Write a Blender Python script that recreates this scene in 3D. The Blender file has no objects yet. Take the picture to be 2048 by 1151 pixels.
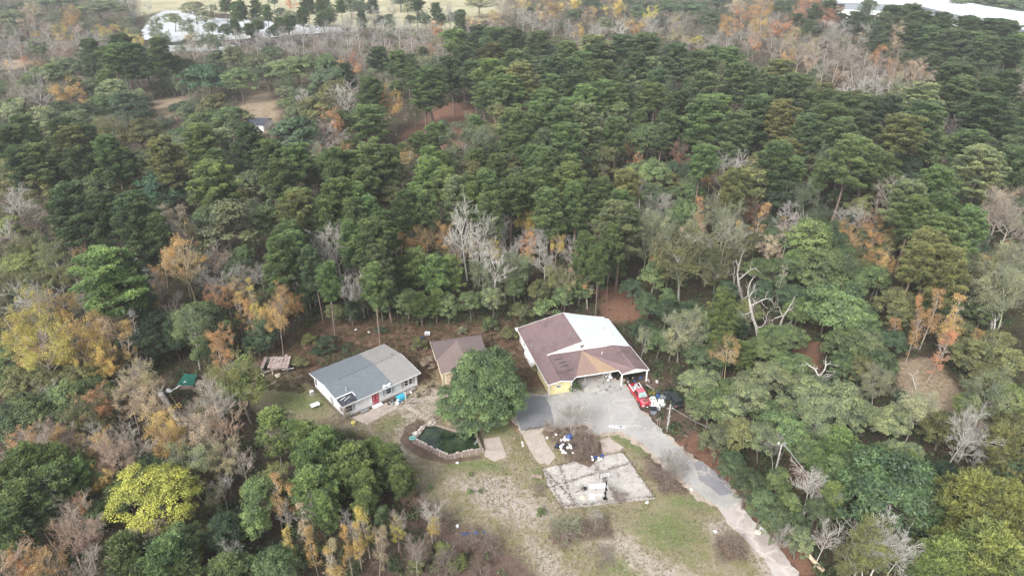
import bpy, math, random
import numpy as np
from mathutils import Vector, Matrix, noise as mnoise
from mathutils.geometry import tessellate_polygon
R = math.radians
scene = bpy.context.scene
col = scene.collection
# ------------------------------------------------------------------ camera, sky, sun
CAM_H, PITCH, FOC = 74.0, 28.5, 1400.0          # metres above ground, degrees down, focal length in px of a 2048 px frame
cam_d = bpy.data.cameras.new('camera'); cam = bpy.data.objects.new('camera', cam_d); col.objects.link(cam)
cam.location = (0, 0, CAM_H); cam.rotation_euler = (R(90 - PITCH), 0, 0)
cam_d.sensor_width = 36; cam_d.lens = 36 * FOC / 2048; cam_d.clip_start = 0.5; cam_d.clip_end = 6000
scene.camera = cam
SUN_EL, SUN_AZ = 40, -150                          # azimuth from +Y, clockwise
world = bpy.data.worlds.new('World'); scene.world = world; world.use_nodes = True
wn = world.node_tree; wn.nodes.clear()
sky = wn.nodes.new('ShaderNodeTexSky'); sky.sky_type = 'NISHITA'; sky.sun_disc = False
sky.sun_elevation = R(SUN_EL); sky.sun_rotation = R(SUN_AZ); sky.air_density = 1.0; sky.dust_density = 5.0; sky.ozone_density = 1.0
hs = wn.nodes.new('ShaderNodeHueSaturation'); hs.inputs['Saturation'].default_value = 0.30
bg = wn.nodes.new('ShaderNodeBackground'); bg.inputs['Strength'].default_value = 0.15
wo = wn.nodes.new('ShaderNodeOutputWorld')
wn.links.new(sky.outputs[0], hs.inputs['Color']); wn.links.new(hs.outputs[0], bg.inputs['Color']); wn.links.new(bg.outputs[0], wo.inputs['Surface'])
sd = bpy.data.lights.new('sun', 'SUN'); sd.energy = 1.4; sd.angle = R(14); sd.color = (1.0, 0.965, 0.91)
sun = bpy.data.objects.new('sun', sd); col.objects.link(sun)
sdir = Vector((math.sin(R(SUN_AZ)) * math.cos(R(SUN_EL)), math.cos(R(SUN_AZ)) * math.cos(R(SUN_EL)), math.sin(R(SUN_EL))))
sun.rotation_euler = sdir.to_track_quat('Z', 'Y').to_euler(); sun.location = (0, 0, 120)
scene.view_settings.view_transform = 'Standard'; scene.view_settings.look = 'None'
scene.view_settings.exposure = 0.88; scene.view_settings.gamma = 1.0
scene.cycles.max_bounces = 5; scene.cycles.diffuse_bounces = 3; scene.cycles.glossy_bounces = 2; scene.cycles.transmission_bounces = 2; scene.cycles.transparent_max_bounces = 4; scene.cycles.volume_bounces = 0

# ------------------------------------------------------------------ surveying: a photo pixel (2048 px frame) -> world point at height z
_t = R(PITCH); _c, _s = math.cos(_t), math.sin(_t)
def at(x, y, z=0.0):
    u = (x - 1024) / FOC; v = (y - 575.5) / FOC
    d = (u, _c - v * _s, -_s - v * _c); k = (CAM_H - z) / -d[2]
    return Vector((d[0] * k, d[1] * k, z))
def px(p):
    q = (p[0], p[1], p[2] - CAM_H); f = q[1] * _c - q[2] * _s; u = q[1] * _s + q[2] * _c
    return 1024 + FOC * q[0] / f, 575.5 - FOC * u / f
# ------------------------------------------------------------------ mesh helpers
class MB:
    def __init__(s): s.v = []; s.f = []; s.m = []
    def quad(s, *p, m=0):
        n = len(s.v); s.v += [tuple(q) for q in p]; s.f.append(tuple(range(n, n + len(p)))); s.m.append(m)
    def box(s, lo, hi, M=None, m=0):
        x0, y0, z0 = lo; x1, y1, z1 = hi
        P = [(x0,y0,z0),(x1,y0,z0),(x1,y1,z0),(x0,y1,z0),(x0,y0,z1),(x1,y0,z1),(x1,y1,z1),(x0,y1,z1)]
        if M is not None: P = [tuple(M @ Vector(p)) for p in P]
        n = len(s.v); s.v += P
        for f in ((0,3,2,1),(4,5,6,7),(0,1,5,4),(1,2,6,5),(2,3,7,6),(3,0,4,7)): s.f.append(tuple(n + i for i in f)); s.m.append(m)
    def bar(s, a, b, w, h=None, m=0):
        a = Vector(a); b = Vector(b); h = h or w; d = b - a; L = d.length
        q = d.to_track_quat('X', 'Z').to_matrix().to_4x4()
        s.box((0, -w/2, -h/2), (L, w/2, h/2), Matrix.Translation(a) @ q, m)
    def tube(s, pts, rad, n=8, m=0, cap=True):
        pts = [Vector(p) for p in pts]; rad = rad if isinstance(rad, (list, tuple)) else [rad] * len(pts)
        base = len(s.v); up = Vector((0.13, 0.21, 1)).normalized()
        for i, p in enumerate(pts):
            d = (pts[min(i+1, len(pts)-1)] - pts[max(i-1, 0)]).normalized()
            a = d.cross(up if abs(d.dot(up)) < .95 else Vector((1, 0, 0))).normalized(); b = d.cross(a)
            for k in range(n):
                t = 2 * math.pi * k / n; s.v.append(tuple(p + (a * math.cos(t) + b * math.sin(t)) * rad[i]))
        for i in range(len(pts) - 1):
            for k in range(n):
                k2 = (k + 1) % n; s.f.append((base+i*n+k, base+i*n+k2, base+(i+1)*n+k2, base+(i+1)*n+k)); s.m.append(m)
        if cap:
            s.f.append(tuple(base + k for k in range(n))); s.m.append(m)
            s.f.append(tuple(base + (len(pts)-1)*n + k for k in reversed(range(n)))); s.m.append(m)
    def blob(s, c, r, rng, n=10, rings=6, lump=.25, m=0, squash=1.0):
        c = Vector(c); base = len(s.v); off = Vector((rng.random()*50, rng.random()*50, rng.random()*50))
        rr = r if isinstance(r, (tuple, list)) else (r, r, r*squash)
        for i in range(rings + 1):
            ph = math.pi * i / rings
            for k in range(n):
                t = 2*math.pi*k/n; d = Vector((math.sin(ph)*math.cos(t), math.sin(ph)*math.sin(t), math.cos(ph)))
                q = 1 + lump * mnoise.noise(d*1.9 + off) * 1.6
                s.v.append((c.x + d.x*rr[0]*q, c.y + d.y*rr[1]*q, c.z + d.z*rr[2]*q))
        for i in range(rings):
            for k in range(n):
                k2 = (k+1) % n; s.f.append((base+i*n+k, base+(i+1)*n+k, base+(i+1)*n+k2, base+i*n+k2)); s.m.append(m)
    def mesh(s, name, mats, smooth=False):
        me = bpy.data.meshes.new(name); me.from_pydata(s.v, [], s.f)
        for mt in (mats if isinstance(mats, (list, tuple)) else [mats]): me.materials.append(mt)
        if any(s.m): me.polygons.foreach_set('material_index', s.m)
        if smooth: me.polygons.foreach_set('use_smooth', [True]*len(me.polygons))
        me.update(); return me
    def obj(s, name, mats, parent=None, smooth=False, bevel=0):
        o = bpy.data.objects.new(name, s.mesh(name, mats, smooth)); col.objects.link(o)
        if parent: o.parent = parent
        if bevel:
            b = o.modifiers.new('bevel', 'BEVEL'); b.width = bevel; b.segments = 2; b.limit_method = 'ANGLE'
        return o
def np_mesh(name, V, F, mats, tint=None, smooth=False):
    """V (n,3), F (m,k) arrays -> mesh; tint = one float per face"""
    me = bpy.data.meshes.new(name); k = F.shape[1]
    me.vertices.add(len(V)); me.vertices.foreach_set('co', V.astype(np.float32).ravel())
    me.loops.add(F.size); me.loops.foreach_set('vertex_index', F.astype(np.int32).ravel())
    me.polygons.add(len(F)); me.polygons.foreach_set('loop_start', np.arange(0, F.size, k, dtype=np.int32))
    if smooth: me.polygons.foreach_set('use_smooth', np.ones(len(F), bool))
    if tint is not None:
        a = me.attributes.new('tint', 'FLOAT', 'FACE'); a.data.foreach_set('value', tint.astype(np.float32))
    for mt in (mats if isinstance(mats, (list, tuple)) else [mats]): me.materials.append(mt)
    me.update(); me.validate(); return me
def tag(o, label=None, cat=None, group=None, kind=None):
    if label: o['label'] = label
    if cat: o['category'] = cat
    if group: o['group'] = group
    if kind: o['kind'] = kind
    return o
def empty(name, loc=(0,0,0), rz=0, label=None, cat=None, group=None, M=None):
    o = bpy.data.objects.new(name, None); col.objects.link(o); o.empty_display_size = .5
    if M is not None: o.matrix_world = M
    else: o.location = loc; o.rotation_euler = (0, 0, rz)
    return tag(o, label, cat, group)
# ------------------------------------------------------------------ materials
def mat(name, c, rough=.8, spec=.3, metal=0., var=.12, scale=3., bump=0., bscale=20., detail=5., c2=None, mix=.5, obj=True, coat=0.):
    m = bpy.data.materials.new(name); m.use_nodes = True; nt = m.node_tree; N = nt.nodes; L = nt.links
    b = N['Principled BSDF']; b.inputs['Roughness'].default_value = rough; b.inputs['Metallic'].default_value = metal
    b.inputs['Specular IOR Level'].default_value = spec; b.inputs['Coat Weight'].default_value = coat
    tc = N.new('ShaderNodeTexCoord'); src = tc.outputs['Object']
    n1 = N.new('ShaderNodeTexNoise'); n1.inputs['Scale'].default_value = scale; n1.inputs['Detail'].default_value = detail; n1.inputs['Roughness'].default_value = .65
    L.new(src, n1.inputs['Vector'])
    r = N.new('ShaderNodeValToRGB'); r.color_ramp.elements[0].position = .5 - .3*mix; r.color_ramp.elements[1].position = .5 + .3*mix
    d = c2 or tuple(x*(1-2*var) for x in c)
    r.color_ramp.elements[0].color = (*d, 1); r.color_ramp.elements[1].color = (*[min(1, x*(1+var)) for x in c], 1)
    L.new(n1.outputs['Fac'], r.inputs['Fac']); L.new(r.outputs['Color'], b.inputs['Base Color'])
    if bump:
        n2 = N.new('ShaderNodeTexNoise'); n2.inputs['Scale'].default_value = bscale; n2.inputs['Detail'].default_value = 4
        L.new(src, n2.inputs['Vector']); bp = N.new('ShaderNodeBump'); bp.inputs['Strength'].default_value = bump; bp.inputs['Distance'].default_value = .05
        L.new(n2.outputs['Fac'], bp.inputs['Height']); L.new(bp.outputs['Normal'], b.inputs['Normal'])
    return m
def leaf_mat(name, hue=.03, sat=1., var=.58, trans=.35, tip=(1.55, 1.45, 1.0)):
    """base colour = the object's own colour, varied leaf by leaf and tree by tree"""
    m = bpy.data.materials.new(name); m.use_nodes = True; nt = m.node_tree; N = nt.nodes; L = nt.links; N.clear()
    out = N.new('ShaderNodeOutputMaterial'); oi = N.new('ShaderNodeObjectInfo'); at_ = N.new('ShaderNodeAttribute'); at_.attribute_name = 'tint'
    tm = N.new('ShaderNodeMix'); tm.data_type = 'RGBA'; tm.blend_type = 'MULTIPLY'; tm.inputs[0].default_value = 1
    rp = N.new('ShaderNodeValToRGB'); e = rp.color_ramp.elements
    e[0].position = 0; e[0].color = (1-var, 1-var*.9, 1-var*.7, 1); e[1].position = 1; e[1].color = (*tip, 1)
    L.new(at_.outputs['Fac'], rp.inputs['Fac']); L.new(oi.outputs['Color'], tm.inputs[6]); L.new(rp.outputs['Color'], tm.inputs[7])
    hs = N.new('ShaderNodeHueSaturation'); hs.inputs['Saturation'].default_value = sat
    mh = N.new('ShaderNodeMapRange'); mh.inputs['To Min'].default_value = .5-hue*.6; mh.inputs['To Max'].default_value = .5+hue*.6
    mv = N.new('ShaderNodeMapRange'); mv.inputs['To Min'].default_value = .78; mv.inputs['To Max'].default_value = 1.34
    ml = N.new('ShaderNodeMath'); ml.operation = 'MULTIPLY'; ml.inputs[1].default_value = 7.13; fr = N.new('ShaderNodeMath'); fr.operation = 'FRACT'
    L.new(oi.outputs['Random'], mh.inputs['Value']); L.new(oi.outputs['Random'], ml.inputs[0]); L.new(ml.outputs[0], fr.inputs[0]); L.new(fr.outputs[0], mv.inputs['Value'])
    L.new(mh.outputs[0], hs.inputs['Hue']); L.new(mv.outputs[0], hs.inputs['Value']); L.new(tm.outputs[2], hs.inputs['Color'])
    b = N.new('ShaderNodeBsdfPrincipled'); b.inputs['Roughness'].default_value = .55; b.inputs['Specular IOR Level'].default_value = .35
    L.new(hs.outputs[0], b.inputs['Base Color'])
    if trans:
        t = N.new('ShaderNodeBsdfTranslucent'); mx = N.new('ShaderNodeMixShader'); mx.inputs[0].default_value = trans
        L.new(hs.outputs[0], t.inputs['Color']); L.new(b.outputs[0], mx.inputs[1]); L.new(t.outputs[0], mx.inputs[2]); L.new(mx.outputs[0], out.inputs['Surface'])
    else: L.new(b.outputs[0], out.inputs['Surface'])
    return m
def bark_mat(name):
    m = bpy.data.materials.new(name); m.use_nodes = True; nt = m.node_tree; N = nt.nodes; L = nt.links
    b = N['Principled BSDF']; b.inputs['Roughness'].default_value = .9; b.inputs['Specular IOR Level'].default_value = .15
    oi = N.new('ShaderNodeObjectInfo'); tc = N.new('ShaderNodeTexCoord'); mp = N.new('ShaderNodeMapping'); mp.inputs['Scale'].default_value = (4, 4, .7)
    n = N.new('ShaderNodeTexNoise'); n.inputs['Scale'].default_value = 1.3; n.inputs['Detail'].default_value = 5; n.inputs['Roughness'].default_value = .7
    L.new(tc.outputs['Object'], mp.inputs[0]); L.new(mp.outputs[0], n.inputs['Vector'])
    rp = N.new('ShaderNodeValToRGB'); rp.color_ramp.elements[0].position = .3; rp.color_ramp.elements[0].color = (.55,.52,.5,1); rp.color_ramp.elements[1].position = .7; rp.color_ramp.elements[1].color = (1.2,1.2,1.2,1)
    mx = N.new('ShaderNodeMix'); mx.data_type = 'RGBA'; mx.blend_type = 'MULTIPLY'; mx.inputs[0].default_value = 1
    L.new(n.outputs['Fac'], rp.inputs['Fac']); L.new(oi.outputs['Color'], mx.inputs[6]); L.new(rp.outputs['Color'], mx.inputs[7]); L.new(mx.outputs[2], b.inputs['Base Color'])
    return m
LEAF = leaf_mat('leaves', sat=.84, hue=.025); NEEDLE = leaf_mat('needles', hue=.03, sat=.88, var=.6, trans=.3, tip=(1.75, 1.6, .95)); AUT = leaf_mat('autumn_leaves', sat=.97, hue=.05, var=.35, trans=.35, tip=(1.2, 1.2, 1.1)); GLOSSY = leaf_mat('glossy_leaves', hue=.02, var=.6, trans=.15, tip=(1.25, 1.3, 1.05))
GLOSSY.node_tree.nodes['Principled BSDF'].inputs['Roughness'].default_value = .5
BARK = bark_mat('bark')
M = {}
M['white_paint'] = mat('white_paint', (.78,.79,.80), .6, var=.06, scale=1.2)
M['white_trim'] = mat('white_trim', (.82,.82,.82), .5, var=.03)
M['white_metal'] = mat('white_metal_roof', (.66,.71,.76), .45, var=.05, scale=.25)
M['black'] = mat('black', (.015,.015,.017), .5, var=.2)
M['dark_glass'] = mat('dark_glass', (.02,.025,.03), .12, spec=.6, var=.1)
M['red_door'] = mat('red_door_paint', (.33,.02,.05), .45, var=.3, scale=4)
M['asphalt_old'] = None
M['concrete'] = None
M['wood'] = mat('weathered_wood', (.30,.24,.19), .85, var=.25, scale=5)
M['tan_wood'] = mat('tan_board', (.50,.40,.28), .8, var=.2, scale=3)
M['grey_wood'] = mat('grey_wood', (.34,.32,.30), .9, var=.25, scale=4)
M['rust'] = mat('rusty_tin', (.17,.11,.09), .8, var=.3, scale=1.6, c2=(.38,.34,.33), mix=.5)
M['yellow_wall'] = mat('pale_yellow_siding', (.68,.60,.33), .7, var=.06, scale=1)
M['cream'] = mat('cream_siding', (.70,.62,.46), .7, var=.08)
M['blue'] = mat('blue_plastic', (.03,.10,.35), .45, var=.2)
M['tarp'] = mat('bright_blue_tarp', (.06,.42,.62), .4, var=.25, scale=4)
M['green_tarp'] = mat('green_tarp', (.015,.12,.09), .5, var=.25, scale=3)
M['turq'] = mat('turquoise_plastic', (.20,.50,.50), .4, var=.2, scale=6)
M['yellow'] = mat('yellow_plastic', (.62,.52,.10), .5, var=.15)
M['white_plastic'] = mat('white_plastic', (.80,.81,.82), .4, var=.12, scale=5)
M['grey_plastic'] = mat('grey_plastic', (.22,.24,.27), .5, var=.2, scale=3)
M['bag'] = mat('black_bag', (.018,.02,.028), .3, spec=.5, var=.2)
M['galv'] = mat('dull_metal', (.42,.43,.44), .45, metal=.5, var=.15, scale=6)
M['pole'] = mat('pole_wood', (.42,.40,.38), .9, var=.25, scale=3)
M['tyre'] = mat('tyre_rubber', (.02,.02,.02), .85, var=.2)
M['red_paint'] = mat('red_car_paint', (.50,.012,.035), .28, spec=.5, var=.12, scale=1.5, coat=.4)
M['red_faded'] = mat('faded_red_paint', (.62,.16,.20), .45, spec=.4, var=.25, scale=2)
M['car_black'] = mat('dark_car_paint', (.035,.05,.05), .3, spec=.5, var=.2, coat=.3)
M['windshield'] = mat('tinted_windscreen', (.28,.40,.40), .12, spec=.6, var=.08)
M['chrome'] = mat('chrome', (.6,.6,.62), .25, metal=.9, var=.05)
M['stone'] = mat('white_rubble', (.62,.58,.54), .8, var=.3, scale=8)
M['pink_stone'] = mat('stained_wall', (.17,.125,.11), .9, var=.35, scale=1.5, c2=(.28,.235,.21), mix=.7)
M['cope'] = mat('tan_coping', (.30,.25,.18), .8, var=.2, scale=3)
def shingle(name, c, c2, stain=.35, sscale=.5):
    """asphalt shingles: courses, mottling and dark weather stains"""
    m = mat(name, c, .92, spec=.15, var=.12, scale=2.2, c2=c2, mix=1.2, bump=.25, bscale=12)
    nt = m.node_tree; N = nt.nodes; L = nt.links; b = N['Principled BSDF']; old = b.inputs['Base Color'].links[0].from_socket
    tc = N['Texture Coordinate']; n = N.new('ShaderNodeTexNoise'); n.inputs['Scale'].default_value = sscale; n.inputs['Detail'].default_value = 8; n.inputs['Roughness'].default_value = .75
    L.new(tc.outputs['Object'], n.inputs['Vector']); rp = N.new('ShaderNodeValToRGB'); rp.color_ramp.elements[0].position = .33; rp.color_ramp.elements[0].color = (1-stain,)*3+(1,)
    rp.color_ramp.elements[1].position = .5; rp.color_ramp.elements[1].color = (1,1,1,1)
    w = N.new('ShaderNodeTexWave'); w.bands_direction = 'Y'; w.inputs['Scale'].default_value = 1.6; w.inputs['Distortion'].default_value = .4
    L.new(tc.outputs['Object'], w.inputs['Vector']); r2 = N.new('ShaderNodeValToRGB'); r2.color_ramp.elements[0].color = (.88,.88,.88,1); r2.color_ramp.elements[1].position = .25
    L.new(w.outputs['Fac'], r2.inputs['Fac']); L.new(n.outputs['Fac'], rp.inputs['Fac'])
    m1 = N.new('ShaderNodeMix'); m1.data_type = 'RGBA'; m1.blend_type = 'MULTIPLY'; m1.inputs[0].default_value = 1
    m2 = N.new('ShaderNodeMix'); m2.data_type = 'RGBA'; m2.blend_type = 'MULTIPLY'; m2.inputs[0].default_value = 1
    L.new(old, m1.inputs[6]); L.new(rp.outputs['Color'], m1.inputs[7]); L.new(m1.outputs[2], m2.inputs[6]); L.new(r2.outputs['Color'], m2.inputs[7]); L.new(m2.outputs[2], b.inputs['Base Color'])
    return m
M['roof_blue'] = shingle('blue_grey_roofing', (.175,.20,.225), (.14,.16,.18), .12)
M['roof_grey'] = shingle('pale_grey_roofing', (.285,.275,.27), (.235,.23,.225), .12)
M['roof_dark'] = shingle('dark_blue_roofing', (.09,.10,.125), (.06,.065,.08), .4)
M['roof_red'] = shingle('maroon_shingles', (.215,.152,.154), (.165,.117,.12), .4, .3)
M['roof_tan'] = shingle('pinkish_tan_shingles', (.30,.215,.18), (.26,.18,.155), .1)
M['roof_orange'] = shingle('orange_tan_shingles', (.38,.27,.19), (.33,.23,.165), .1)
M['roof_brown'] = shingle('brown_shingles', (.21,.165,.155), (.175,.135,.128), .15)
M['roof_brown_dark'] = shingle('darker_brown_shingles', (.15,.12,.12), (.12,.098,.098), .2)
def siding(name, c, step=.2, rough=.6):
    m = mat(name, c, rough, var=.06, scale=.8); nt = m.node_tree; N = nt.nodes; L = nt.links; b = N['Principled BSDF']
    tc = N['Texture Coordinate']; w = N.new('ShaderNodeTexWave'); w.bands_direction = 'Z'; w.wave_profile = 'SAW'; w.inputs['Scale'].default_value = .31/step
    bp = N.new('ShaderNodeBump'); bp.inputs['Strength'].default_value = .6; bp.inputs['Distance'].default_value = .03
    L.new(tc.outputs['Object'], w.inputs['Vector']); L.new(w.outputs['Fac'], bp.inputs['Height']); L.new(bp.outputs['Normal'], b.inputs['Normal']); return m
M['white_siding'] = siding('white_lap_siding', (.82,.83,.85))
# ------------------------------------------------------------------ the ground: one sheet, with its cover read from surveyed outlines
def poly_w(pts): return np.array([at(x, y)[:2] for x, y in pts])
def sdf(P, poly):
    """signed distance (negative inside) of points P to polygon"""
    d = np.full(len(P), 1e9); inside = np.zeros(len(P), bool); n = len(poly)
    for i in range(n):
        a, b = poly[i], poly[(i+1) % n]; ab = b - a; t = np.clip(((P - a) @ ab) / (ab @ ab + 1e-12), 0, 1)
        d = np.minimum(d, np.hypot(*(P - a - t[:, None]*ab).T))
        c = ((a[1] > P[:,1]) != (b[1] > P[:,1])); x = (b[0]-a[0])*(P[:,1]-a[1])/((b[1]-a[1]) if abs(b[1]-a[1]) > 1e-12 else 1e-12) + a[0]
        inside ^= c & (P[:,0] < x)
    return np.where(inside, -d, d)
def smooth_w(d, soft): return np.clip(.5 - d/(2*soft), 0, 1)
LAWN = [(470,770),(520,745),(600,745),(640,800),(690,835),(760,815),(835,775),(870,745),(880,770),(905,800),(1040,780),(1090,775),(1180,840),(1290,880),(1380,940),(1450,1010),(1520,1090),(1570,1165),(1640,1300),(1120,1300),(1090,1165),(1030,1120),(940,1085),(880,1060),(850,1010),(830,950),(790,900),(700,855),(620,860),(560,850),(500,810)]
SCRUB = [(540,690),(600,655),(680,640),(760,645),(870,650),(1030,640),(1045,700),(1100,800),(1035,800),(1040,790),(960,800),(870,770),(840,790),(800,740),(700,690),(625,745),(600,780),(520,770),(500,730)]
LAWN_W, SCRUB_W = poly_w(LAWN), poly_w(SCRUB)
# sets of (kind, outline in photo px, softness m)
ZONES = dict(
 lush=[([(1215,865),(1260,862),(1310,890),(1350,920),(1330,930),(1290,918),(1250,895)],1.0),([(1280,1020),(1350,1010),(1400,1050),(1410,1090),(1370,1120),(1300,1100),(1260,1060)],3.0),([(880,918),(960,915),(1010,925),(1000,945),(900,938)],1.2),([(1300,985),(1400,985),(1440,1030),(1350,1020)],2.0),([(530,785),(600,775),(660,800),(650,825),(560,830)],2.2),([(960,850),(1020,845),(1030,870),(975,873)],1.2),([(1180,955),(1200,985),(1150,1000)],.8),([(1190,1120),(1260,1100),(1270,1160),(1200,1160)],2.5),([(780,835),(830,830),(810,850),(760,860)],1.5),([(1080,930),(1095,960),(1070,975),(1060,940)],.9)],
 sand=[([(800,830),(870,800),(900,830),(850,845),(810,880),(830,915),(790,890)],1.5),([(900,960),(1000,950),(1100,1010),(1130,1060),(1050,1050),(950,1010)],3.0),([(1180,1080),(1250,1060),(1330,1120),(1420,1160),(1350,1180),(1250,1140)],2.5),([(1400,1040),(1450,1030),(1480,1070),(1430,1090)],1.5),([(870,765),(910,790),(860,810),(780,825),(820,790)],1.5),([(1050,1070),(1120,1110),(1160,1180),(1080,1160)],2.0),([(1480,1050),(1560,1150),(1590,1190),(1530,1180)],1.5)],
 red=[([(1380,860),(1420,880),(1500,970),(1570,1040),(1640,1150),(1600,1150),(1530,1060),(1460,985),(1400,920),(1350,885)],.9),([(1190,570),(1270,570),(1290,640),(1210,650)],2.5),([(885,200),(945,210),(980,280),(900,300),(820,310),(790,270),(850,240)],4.0),([(1580,690),(1640,680),(1640,740),(1590,760)],2.0),([(1570,880),(1650,880),(1660,990),(1600,980)],2.0),([(1010,780),(1040,790),(1060,880),(1020,850)],1.0)],
 dry=[([(1790,720),(1860,715),(1930,790),(1960,830),(2010,880),(1960,900),(1880,860),(1800,800)],2.0),([(305,200),(370,192),(372,215),(330,255),(308,255)],2.5),([(490,185),(550,185),(565,265),(520,270),(485,215)],2.5),([(5,120),(60,118),(60,135),(5,140)],4.0),([(770,300),(830,300),(800,330),(770,335)],3.0)],
 field=[([(270,-40),(1010,-40),(1010,30),(900,60),(700,55),(590,45),(420,25),(330,20),(280,35)],8.0)],
 brush=[([(798,880),(812,850),(840,836),(852,842),(822,876),(862,903),(896,918),(965,908),(966,916),(896,928),(850,918),(808,895)],.5),([(1150,778),(1235,768),(1242,780),(1205,792),(1165,790)],.6),([(860,1020),(950,1050),(1040,1100),(1080,1170),(700,1180),(790,1060)],2.5),([(1110,890),(1150,870),(1215,885),(1205,930),(1180,940),(1140,930)],.8),([(1285,905),(1350,910),(1400,960),(1380,990),(1320,985),(1300,950)],1.2),([(1100,1040),(1220,1035),(1230,1075),(1110,1085)],1.0),([(1265,770),(1300,745),(1370,770),(1400,860),(1360,880),(1320,850),(1290,815)],1.2),([(1430,1070),(1495,1070),(1495,1120),(1435,1125)],1.0),([(1090,870),(1105,850),(1190,850),(1195,880),(1120,895)],1.0)],
)
ZW = {k: [(poly_w(p), s) for p, s in v] for k, v in ZONES.items()}
def axis(lo, a, b, hi, fine, grow=1.13):
    mid = list(np.arange(a, b, fine)); st = fine; L = []; x = a
    while x > lo: st *= grow; x -= min(st, 9); L.append(x)
    st = fine; Rr = []; x = mid[-1]
    while x < hi: st *= grow; x += min(st, 9); Rr.append(x)
    return np.array(L[::-1] + mid + Rr)
GX = axis(-900, -50, 62, 900, .45); GY = axis(20, 58, 128, 1500, .45)
X, Y = np.meshgrid(GX, GY); P = np.stack([X.ravel(), Y.ravel()], 1)
POOL_W = poly_w([(849,846),(872,846),(913,858),(947,852),(964,896),(896,910),(828,878)])
lawn = smooth_w(sdf(P, LAWN_W), 2.0); scrub = smooth_w(sdf(P, SCRUB_W), 2.5)
W = {k: np.max([smooth_w(sdf(P, q), s) for q, s in v], 0) for k, v in ZW.items()}
rng0 = np.random.default_rng(5)
def vnoise(P, s, seed):
    o = seed * 17.3
    return np.array([mnoise.noise((p[0]/s + o, p[1]/s - o, seed*3.1)) for p in P])
Z = np.zeros(len(P)); near = (P[:,1] < 170) & (np.abs(P[:,0]) < 90)
Z[near] = vnoise(P[near], 7., 1)*.10 + vnoise(P[near], 1.7, 2)*.035
def flatten(poly, z, soft):
    w = smooth_w(sdf(P, poly) - soft, soft); Z[:] = Z*(1-w) + z*w
flatten(POOL_W, -.6, .35)
for q_ in ([(1036,790),(1100,782),(1145,750),(1245,745),(1275,790),(1308,836),(1390,905),(1490,995),(1540,1055),(1640,1180),(1690,1290),(1610,1290),(1560,1170),(1450,1050),(1390,992),(1332,945),(1236,868),(1186,874),(1112,858),(1042,866),(1020,832)], [(1128,1020),(1082,936),(1180,925),(1198,876),(1220,870),(1250,894),(1312,1000)], [(1040,860),(1082,856),(1114,913),(1098,933),(1058,900)], [(964,872),(1000,870),(1018,916),(990,926),(966,915)], [(700,833),(800,792),(845,826),(836,833),(734,851)]):
    w_ = smooth_w(sdf(P, poly_w(q_)) - .6, .9); Z[:] = Z*(1-w_) - .03*w_
nx, ny = len(GX), len(GY); idx = np.arange(nx*ny).reshape(ny, nx)
F = np.stack([idx[:-1,:-1], idx[:-1,1:], idx[1:,1:], idx[1:,:-1]], -1).reshape(-1, 4)
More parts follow.
